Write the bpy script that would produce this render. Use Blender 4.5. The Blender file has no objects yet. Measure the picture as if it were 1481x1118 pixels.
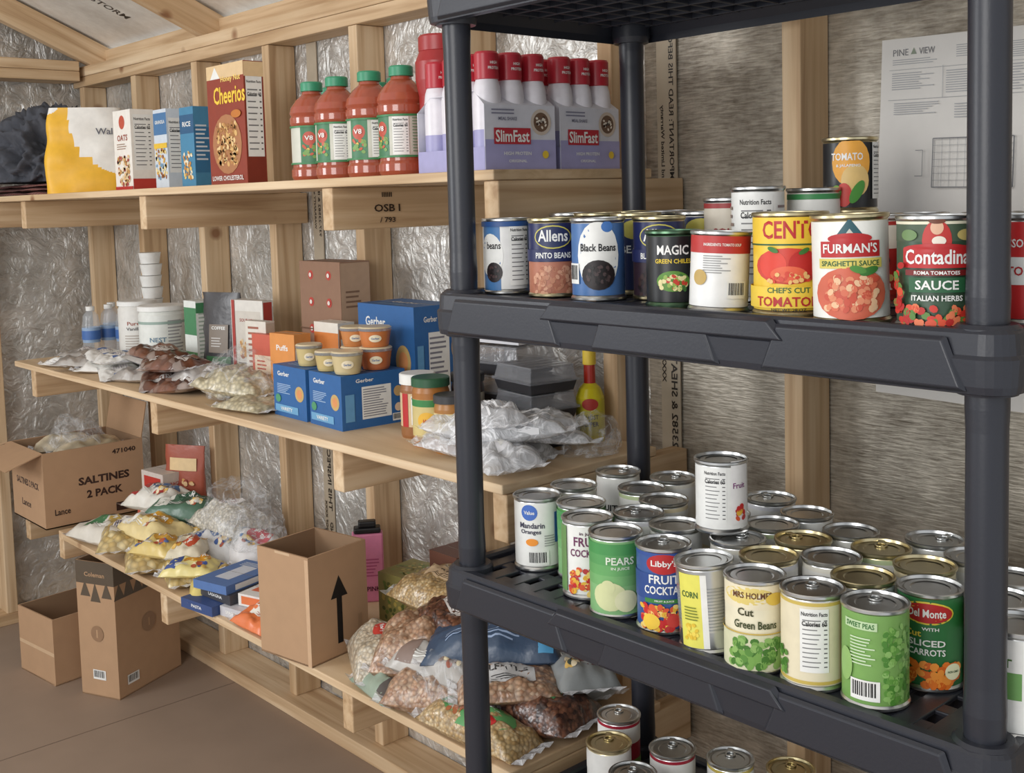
import bpy, math, random
from mathutils import Vector, Matrix, noise, Euler
random.seed(7)
sin,cos,pi=math.sin,math.cos,math.pi
scene=bpy.context.scene
# ------------------------------------------------------------------ camera
f=1650.;px,py=740.,421.
a=math.radians(41.9);p=math.radians(4.7);r_=math.radians(1.55)
C=Vector((0,0,1.5))
F0=Vector((-cos(a),sin(a),0));R0=Vector((sin(a),cos(a),0))
F=F0*cos(p)+Vector((0,0,-sin(p)));U0=R0.cross(F)
R=R0*cos(r_)-U0*sin(r_);U=R0*sin(r_)+U0*cos(r_)
cam=bpy.data.objects.new("camera",bpy.data.cameras.new("camera"));scene.collection.objects.link(cam)
Mx=Matrix((R,U,-F)).transposed().to_4x4();Mx.translation=C;cam.matrix_world=Mx
cam.data.sensor_width=36;cam.data.lens=36*f/1481;cam.data.shift_y=-(559-421)/1481.
cam.data.clip_start=.02
scene.camera=cam
scene.view_settings.view_transform='Standard'
scene.view_settings.look='None'
# ------------------------------------------------------------------ materials
def lin(c):
    o=[]
    for x in c[:3]:
        x=x/255.;o.append(x/12.92 if x<=.04045 else ((x+.055)/1.055)**2.4)
    return (o[0],o[1],o[2],1)
def newmat(n):
    m=bpy.data.materials.new(n);m.use_nodes=True
    nt=m.node_tree;return m,nt,nt.nodes['Principled BSDF']
_mc={}
def col(c,rough=.5,metal=0,var=.10,alpha=1,scale=60,bump=0,spec=.5,name=None):
    k=(tuple(c),rough,metal,var,alpha,scale,bump,spec)
    if k in _mc:return _mc[k]
    m,nt,b=newmat(name or "print_%d_%d_%d"%tuple(c))
    n=nt.nodes.new('ShaderNodeTexNoise');n.inputs['Scale'].default_value=scale;n.inputs['Detail'].default_value=3
    tc=nt.nodes.new('ShaderNodeTexCoord');nt.links.new(tc.outputs['Object'],n.inputs['Vector'])
    mr=nt.nodes.new('ShaderNodeMapRange');mr.inputs['To Min'].default_value=1-var;mr.inputs['To Max'].default_value=1+var
    nt.links.new(n.outputs['Fac'],mr.inputs['Value'])
    mx=nt.nodes.new('ShaderNodeVectorMath');mx.operation='SCALE';mx.inputs[0].default_value=lin(c)[:3]
    nt.links.new(mr.outputs[0],mx.inputs['Scale']);nt.links.new(mx.outputs[0],b.inputs['Base Color'])
    b.inputs['Roughness'].default_value=rough;b.inputs['Metallic'].default_value=metal;b.inputs['Alpha'].default_value=alpha
    b.inputs['Specular IOR Level'].default_value=spec
    if bump:
        bp=nt.nodes.new('ShaderNodeBump');bp.inputs['Strength'].default_value=bump;bp.inputs['Distance'].default_value=.004
        nt.links.new(n.outputs['Fac'],bp.inputs['Height']);nt.links.new(bp.outputs[0],b.inputs['Normal'])
    _mc[k]=m;return m
def ramp(nt,stops):
    cr=nt.nodes.new('ShaderNodeValToRGB');e=cr.color_ramp.elements
    while len(e)<len(stops):e.new(.5)
    for i,(pp,c) in enumerate(stops):e[i].position=pp;e[i].color=lin(c)
    return cr
def wood(name,c1,c2,c3,gs=(1.1,26,26),knots=True):
    m,nt,b=newmat(name);L=nt.links.new;N=nt.nodes.new
    tc=N('ShaderNodeTexCoord');oi=N('ShaderNodeObjectInfo')
    ad=N('ShaderNodeVectorMath');ad.operation='MULTIPLY_ADD'
    cmb=N('ShaderNodeCombineXYZ')
    for i in range(3):L(oi.outputs['Random'],cmb.inputs[i])
    L(cmb.outputs[0],ad.inputs[0]);ad.inputs[1].default_value=(37,23,11);L(tc.outputs['Object'],ad.inputs[2])
    mp=N('ShaderNodeMapping');mp.inputs['Scale'].default_value=gs;L(ad.outputs[0],mp.inputs['Vector'])
    n1=N('ShaderNodeTexNoise');n1.inputs['Scale'].default_value=1.6;n1.inputs['Detail'].default_value=5;n1.inputs['Distortion'].default_value=.6;L(mp.outputs[0],n1.inputs['Vector'])
    mp2=N('ShaderNodeMapping');mp2.inputs['Scale'].default_value=(2.2,6,6);L(ad.outputs[0],mp2.inputs['Vector'])
    n2=N('ShaderNodeTexNoise');n2.inputs['Scale'].default_value=1;n2.inputs['Detail'].default_value=2;L(mp2.outputs[0],n2.inputs['Vector'])
    cr=ramp(nt,[(.3,c1),(.5,c2),(.72,c3)]);L(n1.outputs['Fac'],cr.inputs['Fac'])
    mx=N('ShaderNodeMix');mx.data_type='RGBA';mx.blend_type='MULTIPLY';mx.inputs[0].default_value=.6
    cr2=ramp(nt,[(.3,(210,196,176)),(.7,(255,255,255))]);L(n2.outputs['Fac'],cr2.inputs['Fac'])
    L(cr.outputs[0],mx.inputs[6]);L(cr2.outputs[0],mx.inputs[7])
    out=mx.outputs[2]
    if knots:
        v=N('ShaderNodeTexVoronoi');v.inputs['Scale'].default_value=4.6;L(ad.outputs[0],v.inputs['Vector'])
        mr=N('ShaderNodeMapRange');mr.inputs['From Min'].default_value=.05;mr.inputs['From Max'].default_value=.12;mr.inputs['To Min'].default_value=.9;mr.inputs['To Max'].default_value=0
        L(v.outputs['Distance'],mr.inputs['Value'])
        m2=N('ShaderNodeMix');m2.data_type='RGBA';L(mr.outputs[0],m2.inputs[0]);L(out,m2.inputs[6]);m2.inputs[7].default_value=lin((134,88,54));out=m2.outputs[2]
    L(out,b.inputs['Base Color']);b.inputs['Roughness'].default_value=.62
    bp=N('ShaderNodeBump');bp.inputs['Strength'].default_value=.15;bp.inputs['Distance'].default_value=.003;L(n1.outputs['Fac'],bp.inputs['Height']);L(bp.outputs[0],b.inputs['Normal'])
    return m
PINE=wood("pine_lumber",(188,155,118),(215,186,149),(231,207,173))
PLY=wood("plywood",(200,170,134),(220,193,157),(232,209,176),gs=(1.2,9,40),knots=True)
def foil(name,base,hi,rib,rough=.38,metal=.75,ribc=.2,bump=.4,crink=0):
    m,nt,b=newmat(name);L=nt.links.new;N=nt.nodes.new
    tc=N('ShaderNodeTexCoord')
    n=N('ShaderNodeTexNoise');n.inputs['Scale'].default_value=5;n.inputs['Detail'].default_value=7;n.inputs['Roughness'].default_value=.72;L(tc.outputs['Object'],n.inputs['Vector'])
    mp=N('ShaderNodeMapping');mp.inputs['Scale'].default_value=(30,1,rib);L(tc.outputs['Object'],mp.inputs['Vector'])
    n2=N('ShaderNodeTexNoise');n2.inputs['Scale'].default_value=1;n2.inputs['Detail'].default_value=3;n2.inputs['Distortion'].default_value=.4;L(mp.outputs[0],n2.inputs['Vector'])
    v=N('ShaderNodeTexVoronoi');v.inputs['Scale'].default_value=60;L(tc.outputs['Object'],v.inputs['Vector'])
    ma=N('ShaderNodeMath');ma.operation='MULTIPLY_ADD';L(n.outputs['Fac'],ma.inputs[0]);ma.inputs[1].default_value=1.1-ribc
    mb=N('ShaderNodeMath');mb.operation='MULTIPLY';L(n2.outputs['Fac'],mb.inputs[0]);mb.inputs[1].default_value=ribc;L(mb.outputs[0],ma.inputs[2])
    cr=ramp(nt,[(.38,base),(.70,hi)]);L(ma.outputs[0],cr.inputs['Fac']);L(cr.outputs[0],b.inputs['Base Color'])
    b.inputs['Metallic'].default_value=metal;b.inputs['Roughness'].default_value=rough
    ad=N('ShaderNodeMath');ad.operation='MULTIPLY_ADD';L(v.outputs['Distance'],ad.inputs[0]);ad.inputs[1].default_value=.3;L(n2.outputs['Fac'],ad.inputs[2])
    bp=N('ShaderNodeBump');bp.inputs['Strength'].default_value=bump;bp.inputs['Distance'].default_value=.004;L(ad.outputs[0],bp.inputs['Height'])
    if crink:
        n3=N('ShaderNodeTexNoise');n3.inputs['Scale'].default_value=16;n3.inputs['Detail'].default_value=6;n3.inputs['Distortion'].default_value=2.5;L(tc.outputs['Object'],n3.inputs['Vector'])
        b3=N('ShaderNodeBump');b3.inputs['Strength'].default_value=crink;b3.inputs['Distance'].default_value=.02;L(n3.outputs['Fac'],b3.inputs['Height']);L(bp.outputs[0],b3.inputs['Normal']);L(b3.outputs[0],b.inputs['Normal'])
    else:L(bp.outputs[0],b.inputs['Normal'])
    return m
FOIL=foil("foil_sheathing",(116,107,93),(206,198,183),230,.45,.4,.40,.45)
FOILW=foil("foil_sheathing_crinkled",(178,176,170),(240,239,235),40,.34,.55,.12,.4,.6)
def grain(name,cols,scale,rough=.35,bump=.6,gloss=True):
    m,nt,b=newmat(name);L=nt.links.new;N=nt.nodes.new
    tc=N('ShaderNodeTexCoord');v=N('ShaderNodeTexVoronoi');v.inputs['Scale'].default_value=scale;L(tc.outputs['Object'],v.inputs['Vector'])
    sp=N('ShaderNodeSeparateColor');L(v.outputs['Color'],sp.inputs[0])
    st=[(i/max(1,len(cols)-1)*.9+.05,c) for i,c in enumerate(cols)]
    cr=ramp(nt,st);L(sp.outputs[0],cr.inputs['Fac'])
    mr=N('ShaderNodeMapRange');mr.inputs['From Max'].default_value=.75;mr.inputs['To Min'].default_value=1.1;mr.inputs['To Max'].default_value=.5;L(v.outputs['Distance'],mr.inputs['Value'])
    mx=N('ShaderNodeVectorMath');mx.operation='SCALE';L(cr.outputs[0],mx.inputs[0]);L(mr.outputs[0],mx.inputs['Scale']);L(mx.outputs[0],b.inputs['Base Color'])
    b.inputs['Roughness'].default_value=rough
    if gloss:b.inputs['Coat Weight'].default_value=.7;b.inputs['Coat Roughness'].default_value=.12
    bp=N('ShaderNodeBump');bp.invert=True;bp.inputs['Strength'].default_value=bump;bp.inputs['Distance'].default_value=.002;L(v.outputs['Distance'],bp.inputs['Height']);L(bp.outputs[0],b.inputs['Normal'])
    n=N('ShaderNodeTexNoise');n.inputs['Scale'].default_value=18;n.inputs['Detail'].default_value=2;n.inputs['Distortion'].default_value=1.5;L(tc.outputs['Object'],n.inputs['Vector'])
    b2=N('ShaderNodeBump');b2.inputs['Strength'].default_value=.8;b2.inputs['Distance'].default_value=.01;L(n.outputs['Fac'],b2.inputs['Height']);L(b2.outputs[0],b.inputs['Coat Normal'])
    return m
STEEL=col((205,206,205),.3,1,.08,name="tin_steel")
GOLD=col((208,196,158),.3,1,.08,name="gold_lacquer_steel")
BLACKP=col((42,44,52),.36,0,.05,scale=260,bump=.04,name="black_plastic")
CARD=col((180,145,112),.8,0,.07,scale=25,name="cardboard")
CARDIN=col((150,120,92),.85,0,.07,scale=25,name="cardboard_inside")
BLK=(25,24,26);WH=(236,236,232);RED=(184,38,40)
def clearp(name,c,alpha,rough=.18):
    return col(c,rough,0,.15,alpha,40,.6,.8,name)
def film_mat(name,amax,amin,c=(232,235,238),sc=9):
    m,nt,b=newmat(name);L=nt.links.new;N=nt.nodes.new
    tc=N('ShaderNodeTexCoord');n=N('ShaderNodeTexNoise');n.inputs['Scale'].default_value=sc;n.inputs['Detail'].default_value=4;n.inputs['Distortion'].default_value=2.2;L(tc.outputs['Object'],n.inputs['Vector'])
    ab=N('ShaderNodeMath');ab.operation='SUBTRACT';L(n.outputs['Fac'],ab.inputs[0]);ab.inputs[1].default_value=.5
    a2=N('ShaderNodeMath');a2.operation='ABSOLUTE';L(ab.outputs[0],a2.inputs[0])
    mr=N('ShaderNodeMapRange');mr.inputs['From Max'].default_value=.06;mr.inputs['To Min'].default_value=amax;mr.inputs['To Max'].default_value=amin;L(a2.outputs[0],mr.inputs['Value'])
    L(mr.outputs[0],b.inputs['Alpha']);b.inputs['Base Color'].default_value=lin(c);b.inputs['Roughness'].default_value=.15
    bp=N('ShaderNodeBump');bp.inputs['Strength'].default_value=.8;bp.inputs['Distance'].default_value=.015;L(n.outputs['Fac'],bp.inputs['Height']);L(bp.outputs[0],b.inputs['Normal'])
    return m
CLEAR=film_mat("clear_plastic_film",.34,.06)
CLOUD=film_mat("cloudy_plastic_film",.9,.5,(236,237,240),14)
CLEARH=clearp("clear_plastic_hard",(215,220,225),.3,.1)
# ------------------------------------------------------------------ mesh builder
_tc={}
def textmesh(s,bold=.02):
    k=(s,bold)
    if k in _tc:return _tc[k]
    c=bpy.data.curves.new("txt","FONT");c.body=s;c.size=1;c.resolution_u=2;c.offset=bold;c.align_x='CENTER'
    o=bpy.data.objects.new("txt",c);me=bpy.data.meshes.new_from_object(o)
    vs=[(v.co.x,v.co.y) for v in me.vertices];fs=[tuple(q.vertices) for q in me.polygons]
    bpy.data.objects.remove(o);bpy.data.curves.remove(c);bpy.data.meshes.remove(me)
    if vs:
        x0=min(v[0] for v in vs);x1=max(v[0] for v in vs);y0=min(v[1] for v in vs);y1=max(v[1] for v in vs)
        vs=[(v[0]-(x0+x1)/2,v[1]-(y0+y1)/2) for v in vs];dim=(x1-x0,y1-y0)
    else:dim=(1,1)
    _tc[k]=(vs,fs,dim);return _tc[k]
class MB:
    def __init__(s):s.v=[];s.f=[];s.m=[];s.mats=[];s.lay=1;s.sm=[]
    def mi(s,m):
        if not isinstance(m,bpy.types.Material):m=col(m,.45)
        if m not in s.mats:s.mats.append(m)
        return s.mats.index(m)
    def add(s,vs,fs,m,smooth=False,T=None):
        o=len(s.v)
        if T is not None:vs=[tuple(T@Vector(v)) for v in vs]
        s.v+=vs;i=s.mi(m)
        for q in fs:s.f.append(tuple(o+k for k in q));s.m.append(i);s.sm.append(smooth)
    def box(s,c,d,m,T=None,taper=1):
        x,y,z=[q/2 for q in d];t=taper
        vs=[(-x,-y,-z),(x,-y,-z),(x,y,-z),(-x,y,-z),(-x*t,-y*t,z),(x*t,-y*t,z),(x*t,y*t,z),(-x*t,y*t,z)]
        if T is None:T=Matrix.Translation(c)
        else:T=Matrix.Translation(c)@T
        s.add(vs,[(0,3,2,1),(4,5,6,7),(0,1,5,4),(1,2,6,5),(2,3,7,6),(3,0,4,7)],m,False,T)
    def lathe(s,prof,n=32,c=(0,0,0),smooth=True,T=None):
        for (r0,z0,m),(r1,z1,_) in zip(prof[:-1],prof[1:]):
            if m is None:continue
            vs=[];fs=[]
            for i in range(n):
                t=2*pi*i/n;vs+= [(c[0]+r0*sin(t),c[1]-r0*cos(t),c[2]+z0),(c[0]+r1*sin(t),c[1]-r1*cos(t),c[2]+z1)]
            for i in range(n):
                j=(i+1)%n;fs.append((2*i,2*j,2*j+1,2*i+1))
            s.add(vs,fs,m,smooth,T)
    def patch(s,S,kind,cx,cy,w,h,m,ang=0):
        l=s.lay*.00022;s.lay+=1;ca,sa=cos(ang),sin(ang)
        def P(x,y):return S(cx+x*ca-y*sa,cy+x*sa+y*ca,l)
        if kind=='r':
            nx=max(1,int(abs(w)/.004)) if S.curved else 1;ny=max(1,int(abs(h)/.008)) if S.curved==2 else 1
            if S.curved==2:nx=max(1,int(abs(w)/.008))
            nx=min(nx,40);ny=min(ny,40)
            vs=[P(-w/2+w*i/nx,-h/2+h*j/ny) for j in range(ny+1) for i in range(nx+1)]
            fs=[(j*(nx+1)+i,j*(nx+1)+i+1,(j+1)*(nx+1)+i+1,(j+1)*(nx+1)+i) for j in range(ny) for i in range(nx)]
        elif kind=='tri':
            N=6;vs=[];fs=[]
            for j in range(N+1):
                y=-h/2+h*j/N;ww=w/2*(1-j/N)
                for i in range(7):vs.append(P(-ww+2*ww*i/6,y))
            fs=[(j*7+i,j*7+i+1,(j+1)*7+i+1,(j+1)*7+i) for j in range(N) for i in range(6)]
        else:
            n=20 if w>.012 else 8;K=3 if (S.curved and w>.012) else 1
            vs=[P(0,0)];fs=[]
            for k in range(1,K+1):
                for i in range(n):
                    t=2*pi*i/n;vs.append(P(w/2*k/K*cos(t),h/2*k/K*sin(t)))
            for i in range(n):fs.append((0,1+i,1+(i+1)%n))
            for k in range(1,K):
                for i in range(n):
                    j=(i+1)%n;fs.append((1+(k-1)*n+i,1+k*n+i,1+k*n+j,1+(k-1)*n+j))
        s.add(vs,fs,m,bool(S.curved))
    def text(s,S,st,cx,cy,w,h,m,ang=0,bold=.02,stretch=1.35):
        vs,fs,(tw,th)=textmesh(st,bold)
        sc=min(w/tw,h/th);sx=min(w/tw,sc*stretch);sy=min(h/th,sc*stretch)
        l=s.lay*.00022+.0001;s.lay+=1;ca,sa=cos(ang),sin(ang)
        o=[S(cx+x*sx*ca-y*sy*sa,cy+x*sx*sa+y*sy*ca,l) for x,y in vs]
        s.add(o,fs,m)
    def items(s,S,its):
        s.lay=1
        for it in its:
            k=it[0]
            if k=='t':s.text(S,*it[1:])
            elif k=='blob':
                _,cx,cy,w,h,cols,n,sz=it;rr=random.Random(n*7+int(cx*999))
                l0=s.lay
                for q in range(n):
                    x,y=rr.uniform(-1,1),rr.uniform(-1,1)
                    s.lay=l0+(q%4)
                    s.patch(S,'e',cx+x*w/2,cy+y*h/2,sz,sz*rr.uniform(.6,.95),rr.choice(cols),rr.uniform(0,3))
                s.lay=l0+4
            elif k=='nf':
                _,cx,cy,w,h=it;s.patch(S,'r',cx,cy,w,h,WH);l=s.lay
                s.text(S,"Nutrition Facts",cx,cy+h*.42,w*.9,h*.1,BLK)
                n=11
                for q in range(n):
                    s.lay=l;y=cy+h*.32-q*h*.8/n
                    s.patch(S,'r',cx-w*(.1+.03*(q%3)),y,w*(.62-.06*(q%3)),h*.016,(120,120,120));s.lay=l;s.patch(S,'r',cx+w*.38,y,w*.12,h*.018,(90,90,90))
                s.lay=l+1;s.text(S,"Calories 60",cx,cy+h*.27,w*.85,h*.08,BLK)
            elif k=='bc':
                _,cx,cy,w,h=it;s.patch(S,'r',cx,cy,w,h,WH);l=s.lay;rr=random.Random(3);x=-w*.42
                while x<w*.42:
                    bw=rr.choice([.02,.035,.05])*w;s.lay=l;s.patch(S,'r',cx+x,cy+h*.06,bw,h*.7,BLK);x+=bw+rr.choice([.025,.04])*w
            elif k=='lines':
                _,cx,cy,w,h,n,c=it;l=s.lay;rr=random.Random(n)
                for q in range(n):
                    s.lay=l;ww=w*rr.uniform(.6,1);s.patch(S,'r',cx-(w-ww)/2,cy+h/2-h*(q+.5)/n,ww,h/n*.4,c)
            else:s.patch(S,*it)
    def done(s,name,loc=(0,0,0),rot=(0,0,0),bevel=0,parent=None):
        me=bpy.data.meshes.new(name);me.from_pydata(s.v,[],s.f)
        for m in s.mats:me.materials.append(m)
        me.polygons.foreach_set('material_index',s.m);me.polygons.foreach_set('use_smooth',s.sm);me.update()
        o=bpy.data.objects.new(name,me);scene.collection.objects.link(o);o.location=loc;o.rotation_euler=rot
        if bevel:
            b=o.modifiers.new("b",'BEVEL');b.width=bevel;b.segments=2;b.limit_method='ANGLE'
        if parent:o.parent=parent
        return o
class Surf:
    def __init__(s,fn,curved):s.fn=fn;s.curved=curved
    def __call__(s,*a):return s.fn(*a)
def S_cyl(r,z0=0):return Surf(lambda s,t,l:((r+l)*sin(s/r),-(r+l)*cos(s/r),z0+t),1)
def S_front(w,d,h):return Surf(lambda s,t,l:(s,-d/2-l,t),0)
def S_right(w,d,h):return Surf(lambda s,t,l:(w/2+l,s,t),0)
def S_top(w,d,h):return Surf(lambda s,t,l:(s,t,h+l),0)
def facing(x,y):return math.atan2(-x,y)
# ------------------------------------------------------------------ room
def lumber(name,c,L,w,t,axis='x',mat=None):
    b=MB();b.box((0,0,0),(L,w,t),mat or PINE)
    rot={'x':(0,0,0),'z':(0,-pi/2,0),'y':(0,0,pi/2)}[axis] if isinstance(axis,str) else axis
    return b.done(name,c,rot,bevel=.0025)
YS=1.78;YF=1.69;XW=-4.34
b=MB();b.box((-1.9,YS+.01,1.02),(4.96,.02,2.06),FOIL)
b.add([(-4.34,YS-.0006,0),(-1.56,YS-.0006,0),(-1.56,YS-.0006,2.05),(-4.34,YS-.0006,2.05)],[(0,1,2,3)],FOILW)
wall=b.done("wall_right")
b=MB();b.box((XW-.01,.55,1.25),(.02,2.46,2.5),FOILW);b.done("wall_far")
FLOOR=col((150,130,113),.6,0,.10,scale=7,name="painted_plywood_floor")
b=MB();b.box((-1.7,.2,-.02),(5.3,3.2,.04),FLOOR)
for x in (-3.2,-1.98):b.box((x,.2,.0002),(.003,3.2,.001),(120,102,88))
b.done("floor")
for x in (-.29,-.73,-1.17,-1.61,-2.05,-2.49,-2.93,-3.37,-3.82,-4.27):
    lumber("timber_stud",(x+.019,(YF+YS)/2-.001,.995),1.91,YS-YF-.004,.038,'z')
for y in (1.33,.9,.45,0):
    lumber("timber_stud",(XW+.045,y,.99),1.90,.038,.088,'z')
lumber("bottom_plate",(-1.9,1.715,.02),4.85,.125,.04,'x')
lumber("bottom_plate",(XW+.05,.6,.02),2.1,.09,.04,'y')
lumber("top_plate",(-1.9,YF+.044,1.969),4.85,.088,.036,'x')
lumber("top_plate",(-1.9,YF+.044,2.006),4.85,.088,.036,'x')
lumber("top_plate",(XW+.075,.62,1.985),2.1,.12,.036,'y')
lumber("top_plate",(XW+.075,.62,2.022),2.1,.12,.036,'y')
sl=math.radians(24)
ROOFM=foil("roof_sheathing",(208,203,194),(240,238,231),18,.6,.1,.1,.2)
b=MB();b.box((0,0,0),(5.2,3.4,.012),ROOFM)
PR=(62,56,52)
for xx in (-1.70,-2.0,-1.25,-.35,.6):
    b.items(Surf(lambda s,t,l,xx=xx:(xx+t,s,-.006-l),0),[('t',"WINDSTORM",1.45,0,.26,.05,PR),('t',"7/16 SHEATHING SPAN",1.1,.03,.34,.024,PR),('t',"EXPOSURE 1 APA",1.1,-.02,.34,.024,PR),('t',"IIIIIIII",.8,0,.2,.06,PR),('t',"WINDSTORM",.5,0,.32,.07,PR)])
o=b.done("ceiling",(-1.8,1.80-1.7*cos(sl),2.10+1.7*sin(sl)),(-sl,0,0))
for x in (-4.23,-3.35,-2.46,-1.58,-.70):
    b=MB();b.box((0,0,0),(3.3,.088,.038),PINE)
    q=Matrix(((0,0,1),(-cos(sl),sin(sl),0),(sin(sl),cos(sl),0)))
    o=b.done("rafter",(x+.02,1.80-1.68*cos(sl),2.035+1.68*sin(sl)));o.rotation_euler=q.to_euler()
lumber("eave_blocking",(-1.9,1.775,2.055),4.85,.02,.06,'x')
lumber("gable_stud",(XW+.06,1.15,2.2),.5,.038,.088,'z')
for x in (-1.50,-2.80):
    b=MB();b.box((0,0,0),(.05,.003,1.9),col((180,167,146),.6,.1,.12,scale=30,name="seam_tape"))
    K_=(45,38,32)
    b.items(Surf(lambda s,t,l:(t,-.0015-l,s),0),[('t',"937-23582 & IMPORTANT: READ THIS BEFORE",.62,.012,.5,.012,K_),('t',"WARRANTY and Limited Warranty",.55,-.012,.4,.012,K_),('t',"7-23582 & SHEATHING",.1,.010,.36,.016,K_),('t',"XXXX XXXX XXXX",.2,-.016,.3,.010,K_),('t',"THIS INSPECTION &",-.25,.008,.30,.018,K_),('t',"STRUCTURAL SHEATHING AND",-.6,.010,.34,.015,K_),('t',"XXXX ROOF XXXX",-.45,-.014,.3,.010,K_)])
    b.done("sheathing_seam_strip",(x,YS-.0045,1.0))
# ------------------------------------------------------------------ wooden shelves
ZT,ZM,ZB=1.548,1.004,.486
for nm,z,x0 in (("plywood_shelf",ZT,-4.25),("plywood_shelf",ZM,-3.9),("plywood_shelf",ZB,-3.56)):
    L=-1.46-x0
    lumber(nm,((x0-1.46)/2,1.4775,z-.009),L,.405,.018,'x',PLY)
    arms=[-3.76,-2.87,-1.99,-1.479] if z<1.5 else [-4.15,-3.76,-2.87,-1.99,-1.479]
    if z==ZB:arms=[-3.90,-3.60,-2.87,-1.99,-1.479]
    for xa in arms:
        yb=YS-.006
        lift=.018 if (z==ZB and xa<-3.56) else 0
        o=lumber("shelf_bracket",(xa,(1.285+yb)/2,z-.018-.0445+lift),yb-1.285,.038,.087,'y')
b=MB();b.items(Surf(lambda s,t,l:(l,s,t),0),[('t',"IIIIII",0,.028,.05,.010,(50,35,25)),('t',"OSB I",.0,.0,.07,.016,(50,35,25)),('t',"/ 793",0,-.025,.05,.011,(50,35,25))])
b.done("lumber_stamp",(-1.9695,1.42,ZT-.063))
# ------------------------------------------------------------------ black plastic shelving unit
unit=bpy.data.objects.new("plastic_shelving_unit",None);scene.collection.objects.link(unit)
PX=(-1.405,-.549);PY=(1.158,1.566)
TX0,TX1,TY0,TY1=-1.447,-.507,1.116,1.608
tiers=[.46,.905,1.352,1.84]
def tray(ztop):
    b=MB();n=6;cr=.035
    def path(off):
        pts=[]
        for (cx,cy,a0) in ((TX1-cr,TY1-cr,0),(TX0+cr,TY1-cr,pi/2),(TX0+cr,TY0+cr,pi),(TX1-cr,TY0+cr,3*pi/2)):
            for i in range(n+1):
                t=a0+pi/2*i/n;pts.append((cx+(cr-off)*cos(t),cy+(cr-off)*sin(t)))
        return pts
    prof=[(.012,-.068),(.004,-.066),(.002,-.058),(.0,-.03),(.004,-.026),(.006,-.004),(.010,0),(.022,0),(.025,-.004),(.025,-.03),(.012,-.055),(.012,-.068)]
    rings=[[(x,y,ztop+z) for x,y in path(o)] for o,z in prof]
    m=len(rings[0])
    for A,B in zip(rings[:-1],rings[1:]):
        b.add(A+B,[(i,(i+1)%m,m+(i+1)%m,m+i) for i in range(m)],BLACKP,False)
    zd=ztop-.010
    nx=20;W=TX1-TX0-.05
    for i in range(nx):
        x=TX0+.025+W*(i+.5)/nx
        b.box((x,(TY0+TY1)/2,zd),(W/nx*.62,TY1-TY0-.05,.006),BLACKP)
        b.box((x,(TY0+TY1)/2,zd-.018),(.005,TY1-TY0-.05,.03),BLACKP)
    for j in range(8):
        y=TY0+.04+(TY1-TY0-.08)*j/7
        b.box(((TX0+TX1)/2,y,zd-.001),(W,.022 if j%2 else .034,.0055),BLACKP)
        b.box(((TX0+TX1)/2,y,zd-.018),(W,.005,.032),BLACKP)
    def relief(x0,x1,z0,z1,dep,yy,sg):
        s=.022
        base=[(x0,z0),(x1,z0),(x1-s,z1),(x0+s,z1)]
        top=[(x0+.006,z0+.004),(x1-.006,z0+.004),(x1-s-.004,z1-.004),(x0+s+.004,z1-.004)]
        vs=[(x,yy,ztop+z) for x,z in base]+[(x,yy-sg*dep,ztop+z) for x,z in top]
        b.add(vs,[(4,5,6,7),(0,1,5,4),(1,2,6,5),(2,3,7,6),(3,0,4,7)],BLACKP)
    for yy,sg in ((TY0+.002,1),(TY1-.002,-1)):
        relief(TX0+.045,TX0+.30,-.064,-.008,.005,yy,sg)
        relief(TX0+.36,TX1-.36,-.064,-.008,.005,yy,sg)
        relief(TX1-.30,TX1-.045,-.064,-.008,.005,yy,sg)
        relief(TX0+.26,TX1-.26,-.03,-.002,.008,yy,sg)
    for x in PX:
        for y in PY:
            b.lathe([(.0,-.07,BLACKP),(.031,-.07,BLACKP),(.034,-.06,BLACKP),(.034,.0,BLACKP),(.030,.004,BLACKP),(.022,.004,BLACKP)],28,(x,y,ztop))
    o=b.done("tray",bevel=.0015,parent=unit);return o
for z in tiers:tray(z)
b=MB()
for x in PX:
    for y in PY:
        prof=[(.0,.004,BLACKP)];last=.004
        for zt in tiers:
            prof+=[(.0215,last,BLACKP),(.0225,last+.03,BLACKP),(.0215,last+.06,BLACKP),(.0215,zt-.11,BLACKP),(.0225,zt-.085,BLACKP),(.0225,zt-.07,BLACKP)];last=zt+.002
        prof.append((.0225,last,BLACKP))
        b.lathe(prof,28,(x,y,0))
b.done("posts",parent=unit)
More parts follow.
